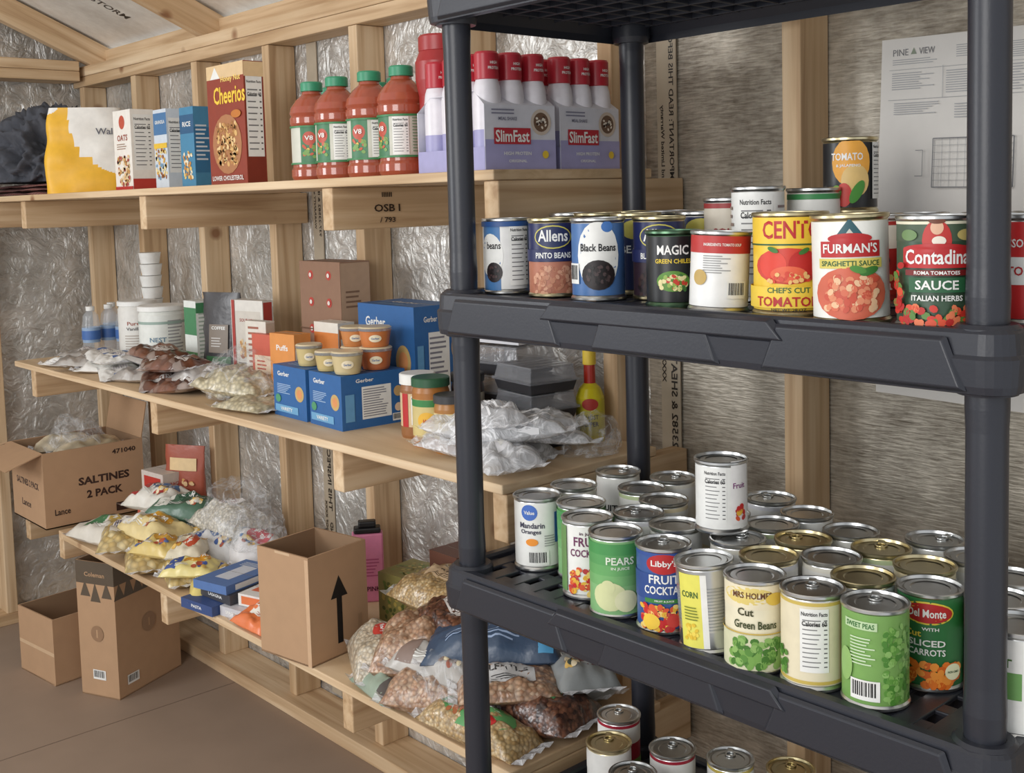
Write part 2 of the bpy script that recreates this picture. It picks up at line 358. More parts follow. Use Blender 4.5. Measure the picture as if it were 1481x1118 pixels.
# ------------------------------------------------------------------ cans
def can(name,x,y,z,r=.0385,h=.121,base=WH,items=(),lid=None,turn=0,tilt=(0,0),ribs=False,tab=False):
    lid=lid or STEEL;b=MB();m=base if isinstance(base,bpy.types.Material) else col(base,.34)
    e=.0012
    prof=[(0,.002,lid),(r-.004,.002,lid),(r-.003,0,lid),(r+e*.2,.0,lid),(r+e,.0015,lid),(r+e,.004,lid),(r-.0012,.007,lid),(r-.0008,.008,m)]
    if ribs:
        k=14
        for i in range(k):
            za=.03+(h-.06)*i/k;prof+=[(r-.0008,za,lid),(r-.0025,za+(h-.06)/k*.5,lid)]
        prof+=[(r-.0008,h-.03,lid)]
    prof+=[(r-.0008,h-.008,lid),(r-.0012,h-.007,lid),(r+e,h-.004,lid),(r+e,h-.001,lid),(r+e*.2,h,lid),(r-.0018,h-.0003,lid),(r-.0028,h-.004,lid),(r-.006,h-.0048,lid),(r-.008,h-.0035,lid),(r*.62,h-.0035,lid),(r*.58,h-.0045,lid),(r*.3,h-.0045,lid),(0,h-.0045,lid)]
    b.lathe(prof,36)
    if tab:
        b.lathe([(.006,.0,lid),(.009,.0,lid),(.009,.0012,lid),(.006,.0012,lid),(.006,0,lid)],14,(0,r*.42,h-.0035))
        b.box((0,r*.75,h-.0025),(.008,.012,.0014),lid)
    b.items(S_cyl(r-.0006),items)
    return b.done(name,(x,y,z),(tilt[0],tilt[1],facing(x,y)+turn))
BEANB=[(40,25,25),(25,18,20),(60,40,38)]
PINTO=[(190,130,100),(170,105,80),(210,155,125)]
FRUIT=[(230,180,60),(220,90,50),(200,40,40),(240,210,120),(190,60,60)]
GRN=[(90,140,60),(70,120,45),(120,165,80)]
TOMR=[(200,52,40),(215,80,50),(180,36,32)]
def it_beans_left():return [('r',-.028,.06,.036,.113,(70,120,175)),('e',-.028,.062,.046,.07,WH),('t',"beans",-.022,.078,.026,.012,BLK),('e',-.022,.035,.03,.032,(35,25,28)),('blob',-.022,.035,.018,.018,[(20,14,16),(70,50,50)],24,.005),('nf',.022,.062,.034,.096),('r',.0,.112,.1,.008,(40,80,140)),('r',.045,.06,.012,.11,(80,125,178))]
def it_allens(t2,blob,bg):return [('r',0,.028,.14,.052,bg),('blob',0,.026,.07,.042,blob,110,.008),('e',0,.092,.06,.036,(200,190,90)),('e',0,.092,.056,.032,(40,50,90)),('t',"Allens",0,.094,.046,.018,WH),('r',0,.064,.14,.018,(38,44,88)),('t',t2,0,.064,.055,.011,WH)]
def it_black():return [('e',0,.066,.066,.1,WH),('e',.014,.108,.018,.016,(70,120,190)),('t',"Black Beans",0,.078,.054,.011,BLK),('e',0,.038,.05,.044,(30,20,22)),('blob',0,.038,.032,.026,[(18,12,14),(74,58,58),(40,30,30)],70,.006),('bc',-.04,.04,.02,.03)]
def it_cento():
    return [('r',0,.104,.30,.034,(238,200,60)),('t',"CENTO",.004,.106,.075,.022,RED),('r',0,.088,.3,.002,(40,90,50)),('e',0,.062,.09,.044,(206,60,44)),('e',-.02,.064,.036,.034,(220,66,48)),('e',.018,.064,.036,.034,(190,38,34)),('e',.0,.052,.044,.02,(228,100,66)),('blob',0,.048,.05,.012,[(235,190,120),(215,70,50)],24,.006),('e',.018,.08,.014,.006,(60,120,50),.5),('e',-.018,.082,.014,.006,(60,120,50),-.4),('r',0,.024,.3,.026,(240,205,70)),('t',"CHEF'S CUT",.0,.033,.05,.007,(50,100,50)),('t',"TOMATOES",0,.019,.08,.012,RED),('t',"NET WT 28 OZ",0,.009,.04,.004,BLK)]
def it_furm():
    return [('tri',0,.104,.052,.034,(45,90,100)),('tri',0,.099,.03,.02,(200,200,190)),('r',0,.086,.07,.018,RED),('e',0,.098,.05,.012,RED),('t',"FURMAN'S",0,.087,.062,.011,WH),('r',0,.070,.074,.011,(216,200,100)),('t',"SPAGHETTI SAUCE",0,.070,.066,.006,(40,90,50)),('e',0,.036,.084,.06,(205,100,74)),('blob',0,.036,.056,.036,[(215,110,80),(222,140,104),(200,82,60),(232,190,150)],90,.009),('e',.02,.061,.022,.009,(60,120,50),.3),('e',.008,.063,.018,.008,(80,140,60),-.3)]
def it_conta():
    return [('r',0,.106,.3,.022,(74,92,72)),('r',0,.115,.3,.003,(230,225,200)),('t',"MADE WITH FRESH ROMA TOMATOES",0,.1195,.09,.003,BLK),('e',0,.096,.03,.044,(190,50,45)),('e',0,.110,.013,.015,(225,180,150)),('e',0,.117,.017,.006,(110,60,40)),('e',.002,.096,.014,.010,(235,225,210)),('e',-.03,.102,.02,.012,(110,140,90)),('e',.03,.102,.02,.012,(200,180,110)),('r',0,.077,.074,.020,RED),('e',0,.087,.074,.012,RED),('t',"Contadina",0,.079,.066,.017,WH),('r',0,.062,.066,.006,(120,30,30)),('t',"ROMA TOMATOES",0,.062,.045,.004,WH),('r',0,.049,.056,.016,(40,95,60)),('t',"SAUCE",0,.049,.042,.010,WH),('t',"ITALIAN HERBS",0,.035,.05,.006,WH),('blob',.0,.016,.085,.018,TOMR+[(222,120,80),(90,130,60)],60,.009),('blob',.038,.045,.01,.05,TOMR,20,.010),('blob',-.04,.045,.01,.05,TOMR+[(90,130,60)],20,.010)]
def it_jal():
    return [('e',-.002,.072,.056,.068,(232,165,60)),('e',.004,.046,.04,.046,(225,190,120)),('t',"TOMATO",-.008,.080,.045,.012,WH),('t',"& JALAPENO",-.006,.067,.034,.005,WH),('e',-.012,.026,.022,.034,(200,50,40)),('e',.006,.030,.015,.036,(70,140,50),-.5),('nf',.045,.06,.03,.08),('e',-.022,.03,.014,.02,(110,160,60))]
def it_mand():return [('e',-.014,.096,.028,.026,(70,110,190)),('t',"Value",-.014,.096,.018,.006,WH),('t',"Mandarin",-.010,.075,.042,.009,(60,60,80)),('t',"Oranges",-.012,.064,.034,.009,(60,60,80)),('r',.040,.07,.022,.05,(60,110,175)),('e',-.01,.048,.02,.012,(240,150,50)),('lines',.02,.05,.02,.02,5,(160,160,160)),('bc',.0,.022,.034,.024)]
def it_fruitc():return [('t',"FRUIT",0,.088,.044,.014,(110,50,90)),('t',"COCKTAIL",0,.071,.056,.013,(110,50,90)),('t',"in juice",0,.1,.03,.006,(90,60,80)),('blob',.004,.028,.066,.038,FRUIT,80,.010),('e',.016,.052,.02,.008,(90,150,60)),('r',-.045,.06,.02,.1,(110,150,90))]
def it_pear():return [('r',0,.03,.24,.05,(134,184,124)),('r',0,.055,.24,.016,(118,176,110)),('r',0,.07,.24,.016,(104,168,100)),('r',0,.085,.24,.016,(90,158,92)),('r',0,.1,.24,.016,(74,148,82)),('e',-.01,.032,.05,.042,(212,216,164)),('e',-.012,.046,.02,.02,(212,216,164)),('e',.014,.026,.034,.032,(224,224,180)),('t',"PEARS",.006,.084,.04,.011,(225,235,215)),('t',"IN JUICE",.006,.073,.026,.005,(225,235,215))]
def it_libby():return [('r',0,.113,.24,.01,(50,80,150)),('e',0,.098,.05,.028,RED),('t',"Libby's",0,.098,.036,.011,WH),('r',0,.066,.24,.036,(45,75,140)),('t',"FRUIT",0,.077,.042,.012,WH),('t',"COCKTAIL",0,.062,.056,.012,WH),('r',0,.047,.055,.006,(60,130,60)),('t',"FRUIT & JUICE",0,.047,.04,.003,WH),('blob',0,.024,.066,.032,FRUIT,90,.010),('e',-.018,.018,.024,.022,(240,200,70)),('e',.012,.02,.020,.018,(206,66,56))]
def it_gb():return [('r',0,.1,.24,.034,(235,225,195)),('e',-.01,.100,.07,.022,(226,204,120)),('t',"MRS HOLMES",-.004,.101,.05,.008,(100,60,30)),('e',.026,.096,.026,.016,(222,190,80)),('t',"Cut",-.012,.080,.02,.010,(60,60,30)),('t',"Green Beans",.0,.064,.054,.011,(60,70,35)),('r',0,.028,.24,.046,(214,214,180)),('blob',0,.028,.066,.034,GRN+[(140,180,100)],90,.011),('r',.0,.053,.24,.0015,(200,170,70))]
def it_beige():return [('r',-.0,.06,.24,.1,(228,218,188)),('r',0,.108,.24,.004,(205,180,90)),('r',0,.012,.24,.004,(205,180,90)),('nf',.002,.064,.034,.078),('r',.036,.06,.002,.1,(190,170,110)),('blob',-.040,.035,.012,.04,GRN,20,.009),('lines',.046,.08,.016,.05,8,(120,110,80)),('bc',.05,.034,.02,.03)]
def it_peas():return [('r',0,.06,.24,.106,(122,166,88)),('blob',.030,.055,.040,.09,[(100,156,66),(130,180,90),(80,138,52),(144,190,106)],150,.0085),('r',-.018,.1,.04,.010,(190,215,170)),('t',"SWEET PEAS",-.018,.1,.034,.006,(50,110,50)),('bc',-.012,.024,.034,.024),('lines',-.014,.07,.03,.034,9,(205,225,190)),('e',-.036,.05,.02,.04,(146,186,108))]
def it_del():return [('r',0,.06,.24,.106,(45,110,60)),('e',-.004,.096,.064,.028,(225,200,70)),('e',-.004,.096,.06,.024,RED),('t',"Del Monte",-.004,.096,.044,.010,WH),('t',"WITH",.0,.077,.02,.004,WH),('t',"Cut",-.02,.071,.02,.008,(240,210,80)),('t',"SLICED",-.004,.060,.042,.008,WH),('t',"CARROTS",-.004,.049,.042,.008,WH),('blob',0,.022,.07,.028,[(230,120,40),(240,150,60),(215,100,30)],60,.011),('e',.026,.026,.020,.020,(235,235,200)),('t',"NON GMO",.026,.026,.014,.004,(60,90,60))]
def it_gen(c1,c2,t=""):return [('r',0,.09,.24,.03,c1),('r',0,.03,.24,.03,c2),('blob',0,.034,.08,.02,[c2,(225,200,120),(240,240,230)],20,.010),('t',t or "CORN",0,.06,.042,.011,BLK)]
zu=1.346
can("black_bean_can",-1.384,1.232,zu,base=(228,228,226),items=it_beans_left())
can("pinto_bean_can",-1.278,1.235,zu,base=(38,44,88),items=it_allens("PINTO BEANS",PINTO,(180,115,90)),lid=GOLD)
can("black_bean_can",-1.172,1.225,zu,base=(75,115,170),items=it_black(),r=.040)
can("black_bean_can",-1.105,1.285,zu,base=(38,44,88),items=it_allens("BLACK BEANS",BEANB,(50,35,45)),lid=GOLD)
can("refried_bean_can",-1.012,1.205,zu,r=.037,h=.104,base=(28,30,32),items=[('t',"MAGIC",0,.078,.044,.013,WH),('t',"GREEN CHILES",0,.063,.05,.006,(230,200,60)),('e',0,.036,.046,.028,(90,140,50)),('blob',0,.034,.036,.018,[(230,220,160),(60,110,50),(200,60,40),(150,180,80)],40,.007)],lid=col((90,120,95),.3,1,name="green_lid"))
can("soup_can",-.918,1.182,zu,r=.0385,h=.104,base=(236,236,234),items=[('r',0,.087,.25,.022,(185,50,48)),('t',"INGREDIENTS: TOMATO SOUP",-.005,.087,.05,.004,WH),('lines',-.012,.062,.036,.024,8,(150,150,150)),('bc',.016,.03,.028,.022),('e',-.034,.045,.02,.02,(190,160,90))],turn=.2,tilt=(0,.05))
can("chopped_tomato_can",-.823,1.205,zu,r=.046,h=.127,base=(238,200,60),items=it_cento(),lid=GOLD,turn=-.05)
can("spaghetti_sauce_can",-.716,1.17,zu,r=.0435,h=.125,base=(238,238,232),items=it_furm(),lid=GOLD,tilt=(0,-.02))
can("tomato_sauce_can",-.616,1.178,zu,r=.0425,h=.123,base=(60,85,65),items=it_conta())
can("tomato_can",-.556,1.262,zu,base=(200,45,45),items=[('r',0,.06,.24,.03,WH),('t',"PROGRESSO",-.02,.09,.05,.010,WH),('t',"TOMATO",-.02,.06,.05,.010,RED)],turn=-.2)
can("tomato_can",-.66,1.262,zu,base=WH,items=[('r',0,.06,.24,.05,RED)])
for i,(x,y,c1) in enumerate([(-1.40,1.40,(40,60,110)),(-1.31,1.37,(30,40,80)),(-1.22,1.41,(190,190,120)),(-1.19,1.33,(40,50,90)),(-1.11,1.39,(35,45,85)),(-1.36,1.50,(60,90,60)),(-1.26,1.50,(40,40,80)),(-1.15,1.48,(40,50,100)),(-1.07,1.46,(60,60,90))]):
    can("vegetable_can",x,y,zu,h=.125,base=c1,items=[('e',0,.1,.05,.03,(200,190,90)),('t',"BEANS",0,.07,.05,.012,WH)],lid=GOLD if i%2 else STEEL)
for x,y,h,c1,c2,t in [(-1.045,1.375,.145,(205,196,180),(150,45,45),"SOUP"),(-.965,1.335,.160,WH,(120,125,120),""),(-.93,1.42,.156,(235,235,230),(60,140,80),"CORN"),(-.885,1.285,.126,(70,110,60),(195,50,40),"TOMATO")]:
    its=[('r',0,h*.78,.24,h*.2,c1),('r',0,h*.92,.24,h*.05,c2),('blob',0,.055,.07,.05,[c2,(215,90,60),(90,140,70)],50,.010),('t',t or "Serve",0,h*.66,.04,.010,c2)]
    if not t:its=[('nf',0,h*.55,.05,h*.75),('lines',.045,h*.6,.024,h*.5,9,(140,120,120)),('lines',-.045,h*.6,.024,h*.5,7,(150,130,120))]
    can("soup_can",x,y,zu,r=.0375,h=h,base=c1,items=its,turn=-.1)
can("tomato_can",-.905,1.475,zu,h=.118,base=(60,60,60),items=it_jal())
can("tomato_can",-.905,1.475,zu+.1185,h=.108,base=(32,34,36),items=it_jal(),lid=GOLD,turn=.1)
for x,y in [(-.80,1.36),(-.71,1.38),(-.62,1.37),(-.80,1.48),(-.70,1.49)]:
    can("tomato_can",x,y,zu,h=.118,base=(180,50,45),items=it_gen((235,230,215),(190,50,40),"TOMATO"))
zl=.899
front=[("mandarin_orange_can",-1.34,1.245,WH,it_mand,{}),("pear_can",-1.256,1.262,(90,150,80),it_pear,{}),("fruit_cocktail_can",-1.19,1.208,WH,it_fruitc,{}),
("pear_can",-1.108,1.182,(134,184,124),it_pear,{}),("fruit_cocktail_can",-1.020,1.185,(60,90,150),it_libby,dict(tab=True)),
("corn_can",-.932,1.172,STEEL,lambda:[('r',-.022,.058,.034,.098,(228,222,100)),('r',-.002,.058,.008,.098,WH),('t',"CORN",-.022,.08,.024,.009,(60,100,50)),('blob',-.022,.03,.018,.02,[(240,215,90),(225,190,60)],24,.006),('lines',-.02,.055,.02,.02,5,(120,130,50))],dict(ribs=True,tilt=(0,-.05))),
("green_bean_can",-.852,1.165,(235,228,200),it_gb,{}),("green_bean_can",-.772,1.172,(225,215,185),it_beige,dict(tab=True)),("pea_can",-.692,1.180,(122,166,88),it_peas,dict(tab=True)),
("carrot_can",-.672,1.272,(45,110,60),it_del,{}),("vegetable_can",-.595,1.29,(235,238,230),lambda:it_gen((90,150,70),WH,"Green"),{}),("vegetable_can",-.545,1.225,(240,240,235),lambda:[('r',-.02,.06,.05,.03,(110,160,90)),('t',"CUT",-.02,.085,.03,.01,(80,120,60))],{})]
fp=[]
for n,x,y,bc_,fn,kw in front:
    can(n,x,y,zl,base=bc_,items=fn(),h=.119,**kw);fp.append((x,y))
back=[(-1.35,1.45),(-1.34,1.33),(-1.24,1.39),(-1.15,1.275),(-1.17,1.36),(-1.065,1.265),(-.95,1.27),(-.93,1.345),(-.86,1.25),(-.88,1.31),(-.86,1.39),(-.785,1.27),(-.79,1.36),(-.73,1.28),(-.72,1.34),(-.76,1.45),(-.69,1.40),(-.62,1.37),(-1.05,1.48),(-1.05,1.36),(-.96,1.44),(-1.25,1.48)]
pts=[list(q) for q in back]
for it in range(300):
    for i in range(len(pts)):
        for j in range(len(pts)+len(fp)):
            if i==j:continue
            q=pts[j] if j<len(pts) else fp[j-len(pts)]
            dx,dy=pts[i][0]-q[0],pts[i][1]-q[1];d=math.hypot(dx,dy)
            if d<.0812:
                k=(.0812-d)/max(d,1e-4)*(.5 if j<len(pts) else 1);pts[i][0]+=dx*k;pts[i][1]+=dy*k
                if j<len(pts):pts[j][0]-=dx*k;pts[j][1]-=dy*k
        pts[i][0]=min(max(pts[i][0],TX0+.07),TX1-.07);pts[i][1]=min(pts[i][1],TY1-.07)
labs=[((235,235,230),(90,150,80),"FRUIT"),((235,232,220),(110,50,90),"FRUIT"),((200,215,170),(60,120,60),"PEAS"),((230,230,235),(70,110,180),"PEACH"),((238,225,190),(205,170,70),"BEANS")]
for i,(x,y) in enumerate(pts):
    c1,c2,t=labs[i%5]
    can("fruit_can" if i%2 else "vegetable_can",x,y,zl,h=.119,base=c1,items=it_gen(WH,c2,t),lid=GOLD if i in(8,9,12,13,14) else STEEL,tab=i%3==0,turn=(i%5-2)*.3)
can("sliced_fruit_can",-1.0,1.29,zl+.1195,r=.0375,h=.104,base=(236,236,232),items=[('nf',-.006,.055,.034,.078),('r',.032,.06,.03,.09,(240,238,236)),('t',"Fruit",.03,.07,.02,.008,(130,60,120)),('blob',.032,.03,.016,.02,FRUIT,12,.009)],turn=-.1)
for i,(x,y) in enumerate([(-1.21,1.42),(-1.30,1.36),(-1.12,1.46),(-1.36,1.45),(-1.03,1.50),(-1.10,1.34),(-1.20,1.31),(-.94,1.46),(-.85,1.42)]):
    can("vegetable_can",x,y,.454,base=[(170,40,60),WH,(200,180,90)][i%3],h=.118,tab=True,items=it_gen(WH,(120,160,80),"CORN"),lid=GOLD if i%3==1 else STEEL)
# ------------------------------------------------------------------ notice sheet
b=MB();n=14;PW,PH=.25,.568
vs=[];fs=[]
def curl(s,t):return -.006*(1+math.sin(t*9+s*6))*.5-.004
for j in range(n+1):
    for i in range(9):
        s=-PW/2+PW*i/8;t=PH*j/n;vs.append((s,curl(s,t),t))
for j in range(n):
    for i in range(8):fs.append((j*9+i,j*9+i+1,(j+1)*9+i+1,(j+1)*9+i))
PAP=col((220,216,210),.8,0,.03,name="paper")
b.add(vs,fs,PAP,True)
SP=Surf(lambda s,t,l:(s,curl(s,t)-l-.0004,t),2)
G=(105,105,108);G2=(165,165,166)
its=[('t',"PINE",-.092,.546,.026,.010,G,0,0),('tri',-.070,.547,.010,.010,(130,140,120)),('t',"VIEW",-.048,.546,.026,.010,G,0,0),('lines',-.06,.531,.09,.010,3,G2),('lines',.03,.541,.06,.02,6,G2),('lines',.10,.536,.035,.025,8,G2),('r',0,.519,.22,.0008,G2),('lines',-.07,.501,.07,.028,8,G2),('lines',.02,.496,.07,.036,10,G2),('lines',.09,.496,.045,.04,10,G2),('r',0,.472,.22,.0008,G2),('lines',-.06,.458,.08,.020,6,G2),('lines',.04,.451,.08,.024,6,G2),('r',-.02,.496,.0008,.05,G2),('r',.06,.496,.0008,.05,G2)]
x0,y0,w,h=-.03,.372,.125,.075
for q in range(11):its.append(('r',x0+w*(q/10.),y0,.0006,h,(150,150,150)))
for q in range(8):its.append(('r',x0+w/2,y0-h/2+h*q/7.,w,.0006,(150,150,150)))
its+=[('r',x0,y0,.0016,h,G),('r',x0+w,y0,.0016,h,G),('r',x0+w/2,y0+h/2,w,.0016,G),('r',x0+w/2,y0-h/2,w,.0016,G),('r',-.046,y0,.001,.04,G),('r',-.052,y0+.02,.012,.001,G),('r',-.052,y0-.02,.012,.001,G)]
its+=[('lines',0,.2,.18,.05,8,G2)]
b.items(SP,its);b.done("floor_plan_sheet",(-.860,YF-.003,1.163),(0,.02,0))
# ------------------------------------------------------------------ cartons
def carton(name,x,y,z,w,d,h,rot=0,base=WH,front=(),right=(),top=(),mat=None):
    b=MB();b.box((0,0,h/2),(w,d,h),mat or col(base,.5))
    b.items(S_front(w,d,h),front);b.items(S_right(w,d,h),right);b.items(S_top(w,d,h),top)
    b.box((0,0,h+.0003),(w*.98,.0008,.0006),(120,110,100))
    return b.done(name,(x,y,z),(0,0,rot))
carton("oats_carton",-3.25,1.44,ZT,.12,.07,.235,base=(236,232,224),front=[('e',0,.2,.04,.04,(190,80,60)),('t',"OATS",0,.155,.07,.018,(150,60,40)),('lines',0,.13,.08,.02,3,(150,120,100)),('blob',0,.06,.08,.08,[(200,150,90),(170,80,70),(225,190,140),(236,220,190)],70,.014),('r',0,.008,.12,.012,RED)],right=[('nf',0,.14,.055,.16),('r',0,.02,.07,.03,(190,60,50))])
carton("snack_carton",-3.01,1.44,ZT,.08,.06,.22,base=(205,215,225),front=[('r',0,.18,.08,.06,(70,118,165)),('t',"GRANOLA",0,.185,.06,.010,WH),('blob',0,.07,.06,.09,[(220,170,80),(150,90,50),(240,220,160),(120,160,190)],60,.012),('r',0,.12,.08,.014,(230,190,60))],right=[('nf',0,.12,.05,.15)])
carton("rice_mix_carton",-2.86,1.44,ZT,.08,.05,.215,base=(70,134,170),front=[('r',0,.17,.08,.05,(40,90,130)),('t',"RICE",0,.17,.05,.013,WH),('blob',0,.06,.05,.07,[(230,200,120),(200,140,70),(236,226,200)],40,.012)],right=[('r',0,.1,.05,.12,(50,110,150)),('lines',0,.12,.04,.1,9,(210,220,225))])
carton("cereal_box",-2.635,1.44,ZT,.19,.055,.305,base=(144,58,40),front=[('r',0,.288,.19,.034,(225,195,150)),('tri',-.05,.286,.05,.03,WH),('t',"Honey Nut",.03,.266,.1,.018,(250,215,120)),('t',"Cheerios",.02,.228,.16,.05,(245,205,70)),('e',0,.105,.15,.15,(176,120,80)),('blob',0,.105,.1,.1,[(222,180,115),(190,138,80),(236,202,146),(170,118,66)],150,.014),('blob',0,.105,.1,.1,[(150,95,55)],60,.005),('t',"LOWER CHOLESTEROL",0,.02,.16,.012,WH),('e',.055,.178,.05,.02,(196,120,50))],right=[('r',0,.15,.05,.3,(130,50,35)),('nf',0,.17,.045,.2),('r',0,.285,.055,.036,(225,195,150))])
# yellow and white store bag
b=MB();w,d,h=.24,.1,.265
vs=[];N=110;K=90
YEL=col((232,178,40),.45);WHB=col((232,230,224),.45)
for j in range(K+1):
    t=j/K
    sx=w/2*(1.0-.16*t**2+.04*sin(3*t));sy=d/2*(1-.45*t)
    for i in range(N):
        an=2*pi*i/N;cx=math.copysign(abs(cos(an))**.5,cos(an))*sx;cy=math.copysign(abs(sin(an))**.6,sin(an))*sy
        nn=noise.noise(Vector((cx*14,cy*14,t*4)))*.008
        vs.append((cx+nn,cy+nn,h*t))
fy=[];fw=[]
for j in range(K):
    for i in range(N):
        i2=(i+1)%N;q=(j*N+i,j*N+i2,(j+1)*N+i2,(j+1)*N+i)
        cxm=sum(vs[k][0] for k in q)/4;zm=sum(vs[k][2] for k in q)/4
        yel=math.hypot(cxm-.13,zm-.23)>.175 and math.hypot(cxm+.11,zm-.29)>.045
        (fy if yel else fw).append(q)
b.add(vs,fy,YEL,True);b.add(vs,fw,WHB,True)
b.add([vs[K*N+i] for i in range(N)],[tuple(range(N))],WHB)
b.items(Surf(lambda s,t,l:(s,-.062+t*.09-l,t),0),[('t',"Wal",.06,.19,.05,.02,(90,90,98))])
b.done("shopping_bag",(-3.56,1.42,ZT),(0,0,facing(-3.56,1.42)-.1))
def lump(name,loc,size,mat,seed=0,amp=.25,freq=3,sub=5,rot=0,ridge=False,flat=True):
    import bmesh
    bm=bmesh.new();bmesh.ops.create_icosphere(bm,subdivisions=sub,radius=1)
    for v in bm.verts:
        q=v.co*freq+Vector((seed*7.1,seed*3.3,seed*1.7))
        n1=noise.fractal(q*.5,1,2,4)
        if ridge:n1=1-2*abs(noise.noise(q*.6))-.6*abs(noise.noise(q*1.7+Vector((5,5,5))))*1.2-.2*abs(noise.noise(q*4))
        co=v.co*(1+amp*n1)
        z=co.z
        if flat:z=max(z,-.35);z=(z+.35)/1.35
        v.co=Vector((co.x*size[0]/2,co.y*size[1]/2,z*size[2]))
    me=bpy.data.meshes.new(name)
    for fc in bm.faces:fc.smooth=True
    bm.to_mesh(me);bm.free();me.materials.append(mat)
    o=bpy.data.objects.new(name,me);scene.collection.objects.link(o);o.location=loc;o.rotation_euler=(0,0,rot);return o
CLOTH=col((72,74,81),.9,0,.3,scale=30,bump=.6,name="dark_knit_fabric")
lump("folded_jacket",(-3.98,1.47,ZT+.045),(.40,.32,.22),CLOTH,3,.38,4.6,6,ridge=True)
def plaid():
    m,nt,b=newmat("plaid_fabric");L=nt.links.new;N=nt.nodes.new
    tc=N('ShaderNodeTexCoord');w1=N('ShaderNodeTexWave');w1.inputs['Scale'].default_value=16;w2=N('ShaderNodeTexWave');w2.bands_direction='Y';w2.inputs['Scale'].default_value=16
    L(tc.outputs['Object'],w1.inputs[0]);L(tc.outputs['Object'],w2.inputs[0])
    ad=N('ShaderNodeMath');L(w1.outputs['Fac'],ad.inputs[0]);L(w2.outputs['Fac'],ad.inputs[1])
    cr=ramp(nt,[(.2,(104,44,46)),(.5,(170,116,104)),(.9,(80,62,74))]);mm=N('ShaderNodeMath');mm.operation='MULTIPLY';mm.inputs[1].default_value=.5;L(ad.outputs[0],mm.inputs[0]);L(mm.outputs[0],cr.inputs['Fac']);L(cr.outputs[0],b.inputs['Base Color']);b.inputs['Roughness'].default_value=.9;return m
PLAID=plaid()
b=MB()
for k in range(3):
    nx=24;vs=[];zz=.002+k*.013
    ww,dd=.62-.05*k,.30-.02*k
    for j in range(nx+1):
        for i in range(nx+1):
            u=-1+2*i/nx;v=-1+2*j/nx
            vs.append((u*ww/2+.01*sin(v*5+k),v*dd/2+.008*sin(u*7+k),zz+.009*(1-u**8)*(1-v**8)+.004*noise.noise(Vector((u*3,v*3,k)))))
    fs=[(j*(nx+1)+i,j*(nx+1)+i+1,(j+1)*(nx+1)+i+1,(j+1)*(nx+1)+i) for j in range(nx) for i in range(nx)]
    b.add(vs,fs,PLAID,True)
    b.add([(x,y,zz-.002) for x,y,z in vs],fs,PLAID,True)
b.done("plaid_blanket",(-3.93,1.45,ZT))
# ------------------------------------------------------------------ bottles
def bottle(name,x,y,z,prof,items=(),r=.04,z0=0,turn=0,n=28):
    b=MB();b.lathe(prof,n)
    b.items(S_cyl(r,z0),items);return b.done(name,(x,y,z),(0,0,facing(x,y)+turn))
JUICE=col((166,80,56),.10,0,.15,spec=.8,name="juice_liquid");GCAP=col((56,146,108),.4,name="green_cap")
def juice(x,y,tr):
    R_=.0505;j=JUICE
    prof=[(0,0,j),(R_*.9,0,j),(R_,.010,j),(R_,.024,j),(R_*.93,.030,j),(R_*.93,.036,j),(R_*.95,.038,j),(R_*.95,.120,j),(R_,.126,j),(R_,.138,j),(R_*.94,.142,j),(R_,.148,j),(R_*.93,.162,j),(R_*.7,.178,j),(.022,.190,j),(.0205,.196,GCAP),(.0245,.197,GCAP),(.0245,.214,GCAP),(.022,.217,GCAP),(0,.217,None)]
    its=[('r',0,.078,.31,.080,(206,206,192)),('r',-.034,.078,.04,.080,(66,124,86)),('e',-.034,.092,.03,.03,(190,80,60)),('blob',-.034,.060,.03,.03,[(200,90,60),(120,160,80),(230,190,90)],20,.009),('nf',.010,.078,.032,.074),('lines',.044,.08,.022,.07,12,(120,150,120)),('r',0,.038,.31,.004,(60,130,80)),('r',0,.118,.31,.004,(60,130,80)),('t',"V8",-.034,.093,.018,.010,WH)]
    bottle("juice_bottle",x,y,ZT,prof,its,R_*.955,turn=tr)
for i,(x,y) in enumerate([(-2.19,1.385),(-2.075,1.375),(-1.955,1.375),(-1.845,1.375),(-2.13,1.52),(-2.025,1.50),(-1.91,1.50),(-2.28,1.49),(-1.80,1.50),(-2.20,1.60),(-2.08,1.60)]):juice(x,y,[.5,-.1,.15,-.3][i%4])
RC=col((160,42,44),.35,name="red_plastic")
bottle("coffee_canister",-1.745,1.395,ZT,[(0,0,RC),(.044,0,RC),(.048,.01,RC),(.048,.07,RC),(.042,.1,RC),(.042,.15,RC),(.048,.18,RC),(.048,.215,RC),(.04,.235,RC),(.041,.236,RC),(.041,.262,RC),(.038,.266,RC),(0,.266,None)],[('e',0,.12,.07,.05,(120,20,25)),('t',"Folgers",0,.12,.06,.02,WH),('t',"Classic Roast",0,.095,.05,.009,(230,200,120))],.0482)
SHW=col((228,224,230),.35,name="shake_bottle");CAPR=col((180,40,54),.35,name="red_cap");PUR=(164,161,202)
